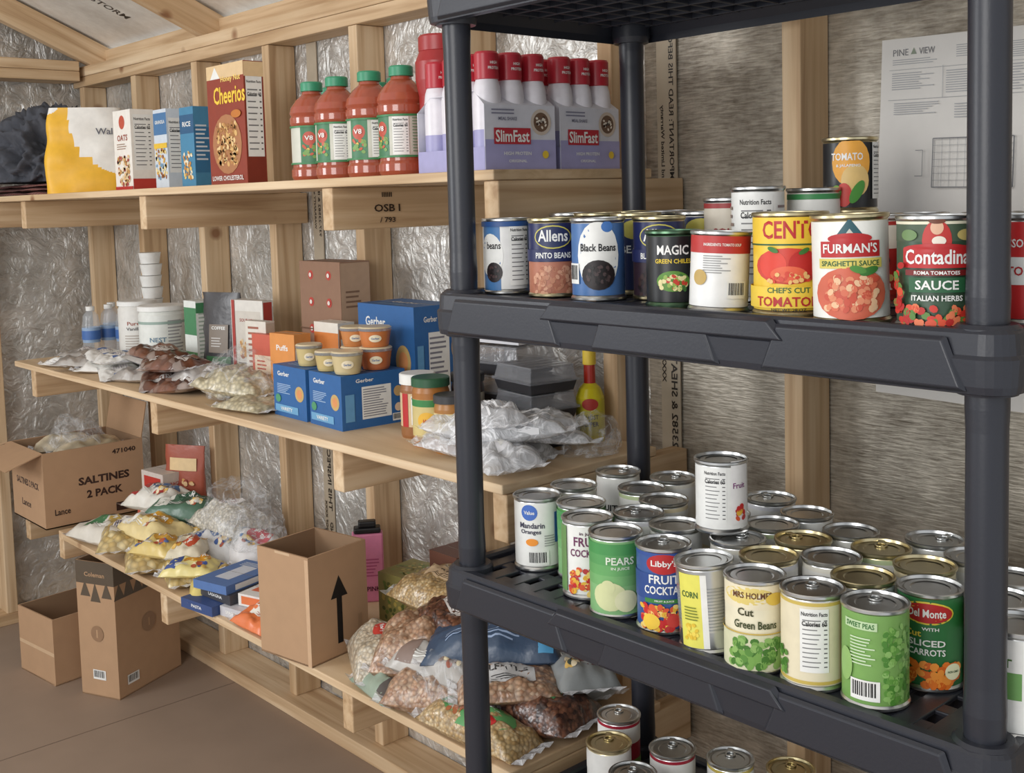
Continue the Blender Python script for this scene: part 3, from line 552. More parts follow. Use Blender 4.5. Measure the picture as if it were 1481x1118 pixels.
def pack(x,y,rot):
    b=MB()
    for i in range(3):
        for j in range(2):
            cx=(i-1)*.0505;cy=(j-.5)*.0505
            b.lathe([(.0,0.001,SHW),(.0225,.001,SHW),(.0245,.01,col(PUR,.4)),(.0245,.07,SHW),(.0245,.130,SHW),(.0225,.146,SHW),(.0195,.156,CAPR),(.0215,.157,CAPR),(.0215,.200,CAPR),(.019,.204,CAPR),(0,.204,None)],20,(cx,cy,0))
            b.lay=2;b.text(Surf(lambda s,t,l:(cx+(.0216+l)*sin(s/.0216),cy-(.0216+l)*cos(s/.0216),t),1),"HIGH",0,.184,.014,.005,WH)
            b.text(Surf(lambda s,t,l:(cx+(.0216+l)*sin(s/.0216),cy-(.0216+l)*cos(s/.0216),t),1),"PROTEIN",0,.175,.022,.005,WH)
    w,d,h=.156,.104,.112
    PC=col(PUR,.5);LC=col((214,214,222),.5)
    for sg in(-1,1):
        b.box((0,sg*d/2,h*.5),(w,.0015,h),LC)
        b.add([(-w/2,sg*d/2,h),(w/2,sg*d/2,h),(w/2-.004,sg*.018,h+.025),(-w/2+.004,sg*.018,h+.025)],[(0,1,2,3)],LC)
        b.box((sg*w/2,0,.02),(.0015,d,.04),PC)
    b.box((0,0,h+.0255),(w-.01,.036,.001),LC)
    b.items(S_front(w,d+.003,h),[('r',0,.026,w,.052,PUR),('e',.045,.083,.046,.046,(205,190,175)),('e',.045,.083,.034,.034,(110,84,66)),('blob',.045,.083,.02,.02,[(235,225,210),(70,45,35)],18,.006),('r',-.02,.058,.080,.028,(184,40,54)),('t',"SlimFast",-.02,.058,.074,.021,WH),('t',"MEAL SHAKE",-.03,.088,.04,.006,(110,110,130)),('lines',-.04,.1,.05,.012,2,(130,130,150)),('t',"HIGH PROTEIN",-.01,.028,.06,.006,WH),('t',"ORIGINAL",-.01,.015,.04,.005,WH),('e',.052,.026,.014,.014,(235,200,60))])
    return b.done("protein_shake_pack",(x,y,ZT),(0,0,rot))
pack(-1.535,1.365,pi/2-.08);pack(-1.535,1.535,pi/2);pack(-1.655,1.385,pi/2)
# ------------------------------------------------------------------ middle shelf
for x,y in [(-3.80,1.56),(-3.80,1.63),(-3.72,1.58),(-3.87,1.60),(-3.78,1.49)]:
    b=MB();W_=CLEARH
    b.lathe([(0,0,W_),(.028,0,W_),(.03,.01,W_),(.028,.05,col((150,175,205),.3)),(.03,.1,W_),(.024,.14,W_),(.012,.155,col(WH,.4)),(.014,.156,col(WH,.4)),(.014,.17,col(WH,.4)),(0,.171,None)],20)
    b.items(S_cyl(.03),[('r',0,.075,.18,.03,(70,110,175))]);b.done("water_bottle",(x,y,ZM),(0,0,0))
def tub(name,x,y,z,r,h,c,items,lid=WH,lr=1.03,lh=.015,turn=0):
    m=col(c,.35) if not isinstance(c,bpy.types.Material) else c;l=col(lid,.4) if not isinstance(lid,bpy.types.Material) else lid
    return bottle(name,x,y,z,[(0,0,m),(r*.95,0,m),(r,.006,m),(r,h-lh-.012,m),(r*.93,h-lh-.002,m),(r*.93,h-lh,l),(r*lr,h-lh,l),(r*lr,h-.002,l),(r*.97,h,l),(0,h,None)],items,r,turn=turn)
tub("formula_canister",-3.52,1.54,ZM,.060,.20,(226,224,218),[('t',"Pure",-.02,.13,.05,.012,(150,80,60)),('t',"Vanilla",-.02,.113,.05,.010,(90,90,90)),('lines',-.02,.07,.06,.05,6,(180,170,160)),('e',.03,.06,.05,.05,(200,150,110)),('r',0,.02,.38,.03,(200,195,180))],turn=.1)
tub("formula_canister",-3.28,1.51,ZM,.068,.20,(226,228,222),[('lines',.04,.1,.06,.12,12,(160,160,160)),('t',"NEST",-.02,.1,.05,.014,(100,130,150)),('r',0,.15,.43,.008,(150,170,160)),('e',-.02,.06,.05,.04,(190,205,190))],turn=.1)
carton("milk_carton",-3.10,1.55,ZM,.075,.07,.22,base=(232,236,230),front=[('r',0,.16,.075,.08,(70,134,90)),('r',0,.05,.075,.04,(100,156,100))],right=[('lines',0,.12,.055,.16,14,(170,185,172)),('r',0,.2,.07,.03,(70,134,90))])
def standpouch(name,x,y,z,w,h,c,items,rot,lean=0):
    b=MB();m=col(c,.3,0,.1,bump=.2);K=12;N=20
    vs=[]
    for j in range(K+1):
        t=j/K;sy=.03*(1-t)**.7+.001;sx=w/2*(1-.04*sin(pi*t))
        for i in range(N):
            an=2*pi*i/N;nn=.004*noise.noise(Vector((cos(an)*3,sin(an)*3,t*6+x)))
            vs.append((cos(an)*sx+nn,math.copysign(abs(sin(an))**.8,sin(an))*sy+nn,h*t))
    fs=[(j*N+i,j*N+(i+1)%N,(j+1)*N+(i+1)%N,(j+1)*N+i) for j in range(K) for i in range(N)]
    b.add(vs,fs,m,True)
    b.items(Surf(lambda s,t,l:(s,-(.03*max(0,1-t/h)**.7*math.sqrt(max(0.05,1-(2*s/w)**2))+.004+l),t),1),items)
    return b.done(name,(x,y,z),(lean,0,rot))
standpouch("coffee_pouch",-2.95,1.54,ZM,.14,.25,(66,64,66),[('r',0,.12,.07,.08,(130,118,106)),('t',"COFFEE",0,.15,.05,.009,WH),('r',-.0,.06,.09,.02,(60,110,70)),('lines',0,.11,.05,.03,4,(200,195,190))],.35)
carton("cookbook_pack",-2.80,1.55,ZM,.13,.035,.235,rot=.2,base=(226,222,214),front=[('r',0,.12,.11,.17,(212,205,194)),('t',"SOUP MIX",0,.18,.06,.009,(150,60,50)),('blob',0,.1,.06,.05,[(170,100,60),(200,150,90),(225,200,160)],40,.013),('lines',0,.05,.08,.03,4,(140,130,120)),('r',-.055,.12,.012,.23,(170,60,52))],right=[('r',0,.12,.03,.22,(190,70,60))])
carton("soup_mix_box",-2.67,1.50,ZM,.08,.03,.19,rot=.2,base=(222,216,204),front=[('lines',0,.12,.06,.12,8,(160,100,80)),('r',0,.03,.07,.04,(170,80,60))],right=[('r',0,.1,.028,.17,(200,190,170))])
b=MB()
for k in range(9):b.lathe([(.0,.0,col(WH,.4)),(.03,0,col(WH,.4)),(.036,.035,col(WH,.4)),(.038,.037,col(WH,.4)),(.0,.037,None)],20,(.006*(k%2),0,.0385*k))
b.done("sauce_cup_stack",(-3.65,1.65,ZM+.0),(0,0,0))
carton("tissue_box_stack",-2.505,1.63,ZM,.19,.09,.345,mat=col((150,116,94),.7,0,.08,name="brown_board"),front=[('e',sx*.042,.31-.07*j,.024,.024,(190,70,60)) for j in range(4) for sx in(-1,1)]+[('e',sx*.042,.31-.07*j,.012,.012,(235,225,215)) for j in range(4) for sx in(-1,1)]+[('r',0,.17,.19,.003,(110,80,60))],right=[('r',0,.172,.088,.34,(186,156,130)),('lines',0,.25,.06,.05,4,(130,100,80))])
BLU=(46,100,160)
def bluebox(n,x,y,z,w,d,h,rot,big=False):
    return carton(n,x,y,z,w,d,h,rot,base=BLU,front=[('t',"Gerber",-w*.18,h*.84,w*.36,h*.09,WH),('e',w*.3,h*.5,w*.26,h*.3,(200,170,110)),('e',w*.3,h*.5,w*.16,h*.18,(220,150,96)),('lines',-w*.15,h*.55,w*.45,h*.2,6,(170,195,222)),('r',-w*.1,h*.16,w*.7,h*.14,(110,166,206)),('t',"VARIETY",-w*.1,h*.16,w*.36,h*.07,WH),('e',-w*.35,h*.35,w*.16,h*.16,(80,150,110))],
      right=[('r',d*.04,h*.46,d*.46,h*.6,WH),('lines',d*.04,h*.46,d*.42,h*.54,12,(130,130,140)),('t',"Gerber",-d*.14,h*.88,d*.3,h*.07,WH),('e',d*.38,h*.6,d*.14,h*.2,(200,165,110)),('e',d*.38,h*.3,d*.12,h*.16,(230,200,170)),('r',-d*.38,h*.4,d*.14,h*.5,(100,156,200)),('bc',d*.36,h*.12,d*.16,h*.14)],
      top=[('t',"Gerber",0,0,w*.5,d*.16,WH),('lines',0,-d*.3,w*.6,d*.16,3,(150,190,220))])
bluebox("baby_food_box",-2.13,1.435,ZM,.14,.165,.12,-.05)
bluebox("baby_food_box",-2.290,1.44,ZM,.15,.165,.12,-.03)
bluebox("baby_food_box",-2.16,1.605,ZM,.22,.13,.255,0)
carton("teething_snack_box",-2.47,1.47,ZM,.10,.05,.175,rot=.1,base=(222,146,76),front=[('t',"Puffs",0,.14,.06,.014,WH),('e',0,.07,.06,.06,(240,208,140)),('blob',0,.07,.03,.03,[(225,150,80),(250,235,200)],20,.008)],right=[('r',0,.08,.045,.12,(235,225,205)),('lines',0,.08,.035,.1,8,(150,130,100))])
carton("teething_snack_box",-2.40,1.555,ZM,.10,.05,.20,rot=.05,base=(235,228,215),front=[('r',0,.15,.1,.05,(220,134,70)),('blob',0,.07,.06,.06,[(230,160,70),(200,80,50)],16,.02)],right=[('r',0,.1,.045,.17,(220,136,74)),('r',0,.12,.035,.08,(240,230,210))])
carton("teething_snack_box",-2.62,1.50,ZM,.09,.05,.16,rot=.1,base=(205,100,80),front=[('r',0,.08,.07,.05,(235,215,190)),('lines',0,.08,.05,.03,3,(190,90,70))],right=[('r',0,.08,.04,.1,(225,150,96))])
def cup(x,y,z,c,r=.030,h=.045):
    b=MB();m=col(c,.25,0,.06);l=col((225,208,172),.35)
    b.lathe([(0,0,m),(r*.8,0,m),(r*.86,.005,m),(r,h-.01,m),(r*1.05,h-.009,CLEARH),(r*1.05,h-.003,l),(r*.95,h,l),(0,h,None)],22)
    b.items(S_cyl(r*.97),[('e',0,h*.45,r*.8,h*.36,(236,222,190)),('t',"Gerber",0,h*.45,r*.5,h*.10,BLU)])
    b.done("baby_food_cup",(x,y,z),(0,0,facing(x,y)))
cup(-2.165,1.385,ZM+.1215,(200,178,120));cup(-2.09,1.385,ZM+.1215,(208,190,145),.034,.05);cup(-2.10,1.468,ZM+.1215,(190,108,66),.036,.05);cup(-2.10,1.468,ZM+.172,(205,125,72),.036,.045);cup(-2.178,1.468,ZM+.1215,(195,115,66),.034);cup(-2.178,1.468,ZM+.167,(205,135,80),.034)
cup(-2.27,1.40,ZM+.1215,(205,185,130),.03,.05)
PB=(150,100,60)
tub("peanut_butter_jar",-1.905,1.435,ZM,.037,.135,PB,[('r',0,.06,.24,.07,(215,190,150)),('nf',.0,.06,.03,.06),('r',-.03,.06,.016,.07,RED)],lid=WH,lh=.022)
tub("peanut_butter_jar",-1.815,1.40,ZM,.038,.14,(170,110,50),[('r',0,.06,.24,.075,(210,192,130)),('r',0,.09,.24,.014,(60,130,70)),('e',-.01,.055,.04,.035,(230,180,60)),('t',"JAM",-.01,.055,.02,.007,RED),('nf',.035,.058,.024,.05)],lid=(45,90,60),lh=.018)
tub("jam_jar",-1.80,1.485,ZM,.034,.14,(60,40,35),[('r',0,.07,.21,.06,(200,190,170))],lid=(40,40,40),lh=.018)
tub("honey_jar",-1.735,1.385,ZM,.032,.115,(170,116,56),[('r',0,.055,.2,.05,(225,205,150)),('t',"HONEY",0,.055,.03,.007,(120,60,30))],lid=(60,60,62),lh=.016)
def deli(x,y,z,w,d,h,n,rot):
    b=MB();bl=col((52,52,56),.3);cl=col((150,152,158),.08,0,.2,.42,40,.3,.9,"smoky_clear_plastic")
    for k in range(n):
        z0=k*h/n;hh=h/n
        b.box((0,0,z0+hh*.2),(w*.86,d*.86,hh*.38),bl,taper=1.1)
        b.box((0,0,z0+hh*.42),(w,d,.006),cl)
        b.box((0,0,z0+hh*.70),(w*.94,d*.94,hh*.52),cl,taper=.9)
        b.box((0,0,z0+hh*.94),(w*.88,d*.88,.004),cl)
        for q in (-.3,-.1,.1,.3):b.box((w*q,0,z0+hh*.97),(.004,d*.8,.003),cl)
    b.done("takeout_container_stack",(x,y,z),(0,0,rot),bevel=.005)
deli(-1.80,1.60,ZM,.17,.13,.19,3,.1);deli(-1.665,1.55,ZM,.14,.12,.165,3,-.15)
carton("wipes_box",-1.80,1.60,ZM+.193,.15,.10,.045,rot=.1,base=(205,205,210),front=[('r',0,.02,.15,.02,(60,80,140)),('t',"WIPES",0,.02,.08,.009,WH)],right=[('r',0,.02,.1,.02,(60,80,140))])
HS=col((205,190,40),.2,0,.05,name="yellow_hot_sauce");HSC=col((222,190,60),.4,name="yellow_cap")
bottle("hot_sauce_bottle",-1.60,1.64,ZM,[(0,0,HS),(.028,0,HS),(.029,.005,HS),(.029,.09,HS),(.022,.108,HS),(.012,.118,col((170,45,30),.2)),(.0115,.155,HSC),(.0135,.156,HSC),(.0135,.19,HSC),(0,.191,None)],[('r',0,.05,.18,.07,(196,184,50)),('t',"GHOST",0,.052,.034,.009,BLK),('t',"PEPPER",0,.038,.034,.009,BLK),('e',0,.078,.034,.024,(170,50,40))],.0292)
def pillow(name,loc,size,rot,mat,seed=1,crump=.006,items=(),n=22,seam=True):
    w,d,h=size;b=MB()
    def e(u,v):return max(0,(1-abs(u)**3)*(1-abs(v)**3))**.55
    def top(s,t,l):
        u=max(-1,min(1,2*s/w));v=max(-1,min(1,2*t/d));q=e(u,v)
        nn=noise.noise(Vector((s*22+seed*5,t*22,seed)))+.6*noise.noise(Vector((s*55,t*55+seed,seed*2)))
        return (s,t,.3*h+.7*h*q*(1+.25*noise.noise(Vector((u*1.5+seed,v*1.5,0))))+crump*nn*(.4+q)+l)
    def bot(s,t):
        u=2*s/w;v=2*t/d;return (s,t,.3*h*(1-e(u,v)))
    vs=[];vb=[]
    for j in range(n+1):
        for i in range(n+1):
            s=-w/2+w*i/n;t=-d/2+d*j/n;vs.append(top(s,t,0));vb.append(bot(s,t))
    fs=[(j*(n+1)+i,j*(n+1)+i+1,(j+1)*(n+1)+i+1,(j+1)*(n+1)+i) for j in range(n) for i in range(n)]
    b.add(vs,fs,mat,True);b.add(vb,[tuple(reversed(q)) for q in fs],mat,True)
    for k in range(n):
        for A in ((k,k+1),(n*(n+1)+k,n*(n+1)+k+1),(k*(n+1),(k+1)*(n+1)),(k*(n+1)+n,(k+1)*(n+1)+n)):
            b.add([vs[A[0]],vs[A[1]],vb[A[1]],vb[A[0]]],[(0,1,2,3)],mat)
    if seam:
        for sg in(-1,1):
            m=8;q=[]
            for i in range(m+1):
                t=-d/2+d*i/m;q+= [(sg*w/2,t,.3*h+.002*(i%2)),(sg*(w/2+.018),t*1.05,.3*h+.007*((i+1)%2))]
            b.add(q,[(2*i,2*i+1,2*i+3,2*i+2) for i in range(m)],CLOUD)
    b.items(Surf(lambda s,t,l:top(s,t,l+.0006),2),items)
    return b.done(name,loc,rot)
FO=col((196,192,188),.28,.6,.15,bump=.5,name="foil_packet")
FO2=col((228,226,221),.4,0,.12,bump=.4,name="white_packet")
SAUS=grain("smoked_sausage_pouch",[(92,58,46),(136,84,60),(190,172,162)],26,.3,.6)
rr=random.Random(5)
def film(name,loc,size,seed,rot=0,mat=None,fr=1.6,am=.28):return lump(name,loc,size,mat or CLEAR,seed,am,fr,5,rot,ridge=True)
for i,(x,y,z) in enumerate([(-3.62,1.36,0),(-3.50,1.35,.012),(-3.40,1.38,0),(-3.53,1.45,.012),(-3.36,1.46,.02),(-3.25,1.36,0),(-3.45,1.40,.03),(-3.58,1.40,.025),(-3.32,1.38,.03)]):
    pillow("foil_packet",(x,y,ZM+z),(.16,.12,.028),(0,rr.uniform(-.08,.08),rr.uniform(-.5,.8)),FO if i%3==1 else FO2,i+1,.010,items=[('r',0,0,.08,.05,(214,210,205)),('lines',0,0,.07,.04,6,(150,140,150)),('r',.05,.01,.02,.06,(80,110,165))])
for i,(x,y,z) in enumerate([(-3.12,1.37,0),(-2.98,1.36,0),(-3.05,1.45,.02),(-2.90,1.42,.02),(-2.84,1.36,.0),(-3.02,1.38,.04),(-3.16,1.43,.035),(-2.90,1.37,.05),(-3.08,1.40,.065),(-2.80,1.40,.03)]):
    pillow("jerky_pouch",(x,y,ZM+z),(.19,.11,.038),(0,rr.uniform(-.15,.15),rr.uniform(-.6,.3)),SAUS if i%3 else FO,i+11,.012,items=[('r',.05,0,.04,.06,(215,210,205)),('lines',.05,0,.035,.05,6,(120,90,80))])
NOOD=grain("wrapped_noodles",[(214,202,168),(202,188,152),(230,219,190)],90,.45,.5)
pillow("noodle_bag",(-2.66,1.42,ZM),(.22,.16,.07),(0,0,-.2),NOOD,21,.016)
pillow("noodle_bag",(-2.58,1.38,ZM+.02),(.2,.13,.06),(0,.1,.4),NOOD,22,.016)
film("plastic_wrap",(-2.62,1.42,ZM+.012),(.25,.17,.11),4)
pillow("tortilla_pack",(-2.46,1.36,ZM),(.17,.13,.03),(0,0,.2),NOOD,23,.006)
for i,(x,y,z,w,d,h,ro) in enumerate([(-1.66,1.41,0,.24,.15,.05,.3),(-1.56,1.36,0,.20,.11,.045,-.4),(-1.62,1.45,.035,.25,.09,.045,.9),(-1.57,1.39,.04,.22,.06,.04,.75),(-1.68,1.38,.035,.15,.11,.05,.1),(-1.56,1.46,.03,.2,.05,.03,.6),(-1.63,1.40,.06,.18,.08,.045,-.2)]):
    pillow("cutlery_bag",(x,y,ZM+z),(w,d,h),(rr.uniform(-.1,.1),rr.uniform(-.12,.12),ro),CLOUD,i+31,.013,items=[('r',.02,0,.05,.03,(235,235,238)),('bc',.02,.0,.03,.018)] if i%3==1 else [('r',-.02,q*.011,w*.75,.004,(246,246,248),.05*q) for q in(-2,-1,0,1,2)])
film("plastic_wrap",(-1.515,1.56,ZM+.002),(.08,.12,.07),12)
# ------------------------------------------------------------------ bottom shelf
def openbox(name,x,y,z,w,d,h,rot,flaps=(0,0,0,0),front=(),right=(),fl=.12,mat=None):
    mat=mat or CARD;b=MB();t=.004
    b.box((0,0,t/2),(w,d,t),mat)
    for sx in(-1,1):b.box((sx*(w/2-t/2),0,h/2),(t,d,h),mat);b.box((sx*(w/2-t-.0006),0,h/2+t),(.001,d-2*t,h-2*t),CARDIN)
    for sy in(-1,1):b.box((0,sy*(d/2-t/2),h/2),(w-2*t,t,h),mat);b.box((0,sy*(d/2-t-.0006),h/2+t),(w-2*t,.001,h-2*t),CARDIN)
    for k,an in enumerate(flaps):
        if an is None:continue
        if k==0:P=Matrix.Translation((0,-d/2+t/2,h))@Matrix.Rotation(an,4,'X')@Matrix.Translation((0,0,fl/2));b.box((0,0,0),(w-.004,t*.8,fl),mat,T=P)
        if k==1:P=Matrix.Translation((w/2-t/2,0,h))@Matrix.Rotation(an,4,'Y')@Matrix.Translation((0,0,fl/2));b.box((0,0,0),(t*.8,d-.004,fl),mat,T=P)
        if k==2:P=Matrix.Translation((0,d/2-t/2,h))@Matrix.Rotation(-an,4,'X')@Matrix.Translation((0,0,fl/2));b.box((0,0,0),(w-.004,t*.8,fl),mat,T=P)
        if k==3:P=Matrix.Translation((-w/2+t/2,0,h))@Matrix.Rotation(-an,4,'Y')@Matrix.Translation((0,0,fl/2));b.box((0,0,0),(t*.8,d-.004,fl),mat,T=P)
    b.items(S_front(w,d,h),front);b.items(S_right(w,d,h),right);return b.done(name,(x,y,z),(0,0,rot))
DK=(58,40,34)
openbox("cracker_shipping_box",-3.785,1.42,ZB+.001,.29,.33,.245,0,(1.9,None,.2,1.8),right=[('t',"SALTINES",.03,.135,.17,.026,DK,0,.04),('t',"2 PACK",.03,.09,.12,.026,DK,0,.04),('t',"471040",.10,.215,.08,.016,DK,0,.03),('r',.11,.03,.09,.028,DK),('t',"Lance",-.11,.05,.05,.02,DK)],front=[('t',"SALTINES 2 PACK",0,.13,.2,.022,DK,0,.03),('t',"Lance",-.02,.06,.08,.022,DK)])
film("plastic_wrap",(-3.78,1.42,ZB+.01),(.22,.25,.29),15,fr=2.2)
CRK=grain("crackers_in_wrap",[(214,196,162),(228,214,184),(200,176,138)],30,.35,.5)
pillow("cracker_sleeve",(-3.83,1.40,ZB+.20),(.2,.1,.06),(0,0,1.2),CRK,51,.006);pillow("cracker_sleeve",(-3.72,1.44,ZB+.20),(.22,.1,.06),(0,0,1.5),CRK,52,.006)
carton("graham_cracker_box",-3.45,1.56,ZB,.13,.1,.09,rot=.2,base=(205,100,76),front=[('r',0,.045,.1,.05,(235,220,200))],right=[('r',0,.045,.08,.05,(230,190,150)),('lines',0,.045,.07,.04,4,(160,60,50))])
carton("graham_cracker_box",-3.47,1.585,ZB+.0905,.13,.1,.075,rot=.1,base=(215,205,195),front=[('r',0,.04,.1,.04,(190,60,50))],right=[('t',"CRACKERS",0,.04,.07,.010,RED),('r',0,.015,.09,.02,(200,120,60))])
standpouch("hamburger_mix_pouch",-3.40,1.62,ZB+.0,.15,.25,(170,90,70),[('r',0,.19,.1,.04,(230,200,150)),('blob',0,.10,.08,.08,[(210,160,90),(150,60,40),(225,190,140)],40,.016)],.5)
def printbag(c,name):return col(c,.3,0,.18,scale=30,bump=.5,name=name)
PASTA=grain("dry_pasta",[(222,196,130),(204,172,104),(236,216,164)],60,.35,.9)
RICE=grain("dry_rice",[(236,230,214),(222,214,196),(244,240,230)],130,.4,.6)
BEIGE=grain("pinto_beans",[(204,164,132),(176,130,98),(222,190,160)],120,.35,.8)
DARKB=grain("mixed_beans",[(92,58,48),(146,98,74),(66,42,38)],120,.3,.8)
SPLIT=grain("yellow_split_peas",[(208,176,124),(188,152,98),(226,200,154)],140,.35,.8)
NAVY=grain("white_beans",[(226,210,184),(206,188,160),(234,224,204)],130,.35,.8)
def lab(c1,t,c2=WH,w=.08,h=.05):return [('r',0,0,w,h,c1),('t',t,0,.006,w*.75,h*.26,c2),('lines',0,-h*.3,w*.7,h*.25,3,c2)]
def prn(seed,c1,c2,t,w=.2,d=.14):
    q=random.Random(seed)
    return [('r',-w*.3,0,w*.2,d*.8,c1),('e',w*.08,.01,w*.5,d*.5,c2),('t',t,w*.08,.012,w*.4,d*.13,WH),('blob',w*.22,-d*.22,w*.2,d*.2,[(225,185,100),(180,90,60),(240,225,190),c1],14,.014),('lines',-.01,-d*.3,w*.3,d*.12,3,(235,235,230))]
B=[
("frozen_meal_bag",-3.35,1.36,0,(.26,.16,.07),.3,printbag((212,206,194),"bagprint_a"),prn(1,(70,120,80),(200,170,90),"RICE")),
("pasta_bag",-3.22,1.34,.02,(.24,.15,.07),-.5,PASTA,lab((235,230,220),"PASTA",(60,60,120),.13,.08)),
("pasta_bag",-3.05,1.34,0,(.24,.15,.07),-.4,PASTA,lab((228,206,130),"MACARONI",RED,.13,.09)),
("pasta_bag",-3.12,1.38,.06,(.22,.14,.06),.1,printbag((226,206,150),"bagprint_p"),prn(2,(236,232,222),(214,160,60),"PASTA")),
("rice_bag",-3.27,1.50,0,(.22,.16,.09),.2,RICE,lab((60,130,80),"RICE")),
("rice_bag",-3.05,1.50,0,(.24,.17,.09),-.3,printbag((225,225,222),"bagprint_b"),prn(3,(50,110,90),(80,140,100),"GREEN")),
("rice_bag",-3.15,1.50,.08,(.22,.14,.07),.6,printbag((84,116,96),"bagprint_c"),prn(4,(230,230,220),(60,96,76),"BARLEY")),
("rice_bag",-3.33,1.50,.08,(.20,.14,.07),.3,printbag((226,222,212),"bagprint_n"),prn(5,(180,70,66),(90,120,160),"MIX")),
("noodle_bag",-2.92,1.48,0,(.2,.14,.09),.4,printbag((215,215,215),"bagprint_d"),prn(6,(60,90,150),(70,110,170),"NOODLES")),
("rice_bag",-2.96,1.54,.07,(.22,.15,.09),.1,RICE,lab((235,232,230),"RICE",(120,60,50))),
("marshmallow_bag",-2.80,1.53,0,(.22,.16,.10),-.2,printbag((232,230,230),"bagprint_e"),prn(7,(90,130,180),(205,90,100),"Sugar")),
("macaroni_bag",-2.86,1.35,0,(.17,.12,.06),-.3,PASTA,lab((225,200,100),"MAC",RED,.09,.07)),
("macaroni_bag",-2.76,1.37,.01,(.16,.11,.05),.2,PASTA,lab((70,90,150),"MAC",(240,210,60),.07,.04)),
("macaroni_bag",-2.70,1.34,0,(.15,.11,.045),-.5,printbag((220,200,120),"bagprint_f"),prn(8,(200,80,50),(60,84,140),"MAC",.15,.11)),
("macaroni_bag",-2.78,1.33,.04,(.15,.10,.04),.7,printbag((225,210,140),"bagprint_f2"),prn(9,(70,90,150),(214,150,50),"ELBOW",.15,.10)),
("macaroni_bag",-2.90,1.38,.05,(.15,.10,.05),-.7,printbag((225,215,190),"bagprint_f3"),prn(10,(200,150,60),(190,80,50),"PASTA",.15,.10)),
("macaroni_bag",-2.97,1.33,.05,(.16,.10,.05),.3,printbag((214,190,120),"bagprint_f4"),prn(11,(90,110,160),(200,150,60),"SHELLS",.15,.10)),
("yeast_packet",-2.40,1.315,0,(.13,.09,.045),.1,printbag((222,120,70),"bagprint_g"),lab((240,235,225),"MIX",RED,.05,.03)),
]
for i,(n,x,y,z,sz,rz,m,lb) in enumerate(B):
    pillow(n,(x,y,ZB+z),sz,(0,rr.uniform(-.06,.06),rz),m,i+41,.011,items=lb)
for i,(x,y,z,s) in enumerate([(-2.92,1.55,.07,(.22,.17,.16)),(-2.78,1.52,.08,(.16,.14,.10))]):
    film("plastic_wrap",(x,y,ZB+z),s,20+i)
for i,(x,y,z,c1,t,ro) in enumerate([(-2.63,1.35,0,(56,78,128),"PASTA",.15),(-2.60,1.38,.026,(64,64,70),"LASAGNA",.1),(-2.52,1.37,0.0,(200,200,205),"SPAGHETTI",.2)]):
    carton("flat_pasta_box",x,y+.01*i,ZB+z,.10 if i==2 else .13,.19,.025,rot=ro,base=c1,top=[('r',0,0,.05,.1,(225,220,212)),('t',t,0,.0,.08,.012,RED if i==2 else WH,pi/2)],front=[('t',t,0,.0125,.06,.008,WH)],right=[('t',t,0,.0125,.1,.009,RED if i==2 else WH)])
carton("flat_pasta_box",-2.615,1.37,ZB+.0515,.12,.18,.022,rot=.25,base=(86,118,172),top=[('r',0,0,.05,.1,(210,215,225)),('lines',0,.06,.08,.03,4,(220,225,230))],right=[('r',0,.011,.12,.014,WH)])
carton("jello_box",-2.49,1.39,ZB+.0265,.09,.12,.03,rot=.3,base=(228,225,220),top=[('r',0,0,.06,.06,(220,110,70))],right=[('t',"MIX",0,.015,.05,.012,RED)],front=[('r',0,.015,.07,.02,(220,120,70))])
TAPE=(206,176,142)
openbox("cardboard_box",-2.205,1.345,ZB,.172,.172,.245,.16,(None,None,None,None),
  right=[('r',.0,.085,.016,.11,BLK),('tri',.0,.16,.05,.05,BLK),('r',.06,.05,.012,.06,(164,132,102))],front=[('r',0,.242,.05,.006,TAPE),('r',.080,.12,.012,.24,(204,170,136))])
b=MB();b.box((0,0,.088),(.078,.04,.176),col((226,136,170),.5));b.box((0,0,.184),(.068,.036,.014),BLK);b.box((0,0,.199),(.045,.028,.016),BLK)
b.items(S_front(.078,.04,.176),[('r',-.02,.04,.010,.05,(240,225,230)),('t',"PINK",.012,.035,.034,.012,(90,30,60)),('lines',.008,.09,.045,.05,6,(190,90,130))])
b.done("pink_drink_mix_carton",(-2.37,1.61,ZB),(0,0,facing(-2.37,1.61)),bevel=.004)
lump("drawstring_pouch",(-2.52,1.57,ZB),(.09,.09,.17),col((60,60,64),.7,0,.2,bump=.4,name="black_nylon"),31,.2,2,4)
carton("bean_carton",-2.185,1.605,ZB,.1,.12,.125,rot=.15,base=(146,138,80),front=[('blob',0,.06,.07,.09,[(110,130,60),(190,170,90),(90,100,50)],50,.012)],right=[('blob',0,.065,.09,.1,[(120,138,70),(190,172,100),(104,114,64)],70,.011),('r',0,.07,.06,.022,(60,80,40)),('t',"TEA",0,.07,.03,.009,(235,220,150))],top=[('blob',0,0,.07,.08,[(130,146,80),(190,172,100)],40,.011)])
carton("cocoa_box",-2.03,1.63,ZB,.1,.09,.2,base=(104,66,52),right=[('r',0,.1,.08,.09,(225,215,205)),('t',"Bar",0,.13,.04,.02,(80,40,30)),('lines',0,.09,.06,.04,4,(120,90,80))],front=[('r',0,.1,.09,.08,(225,215,205))])
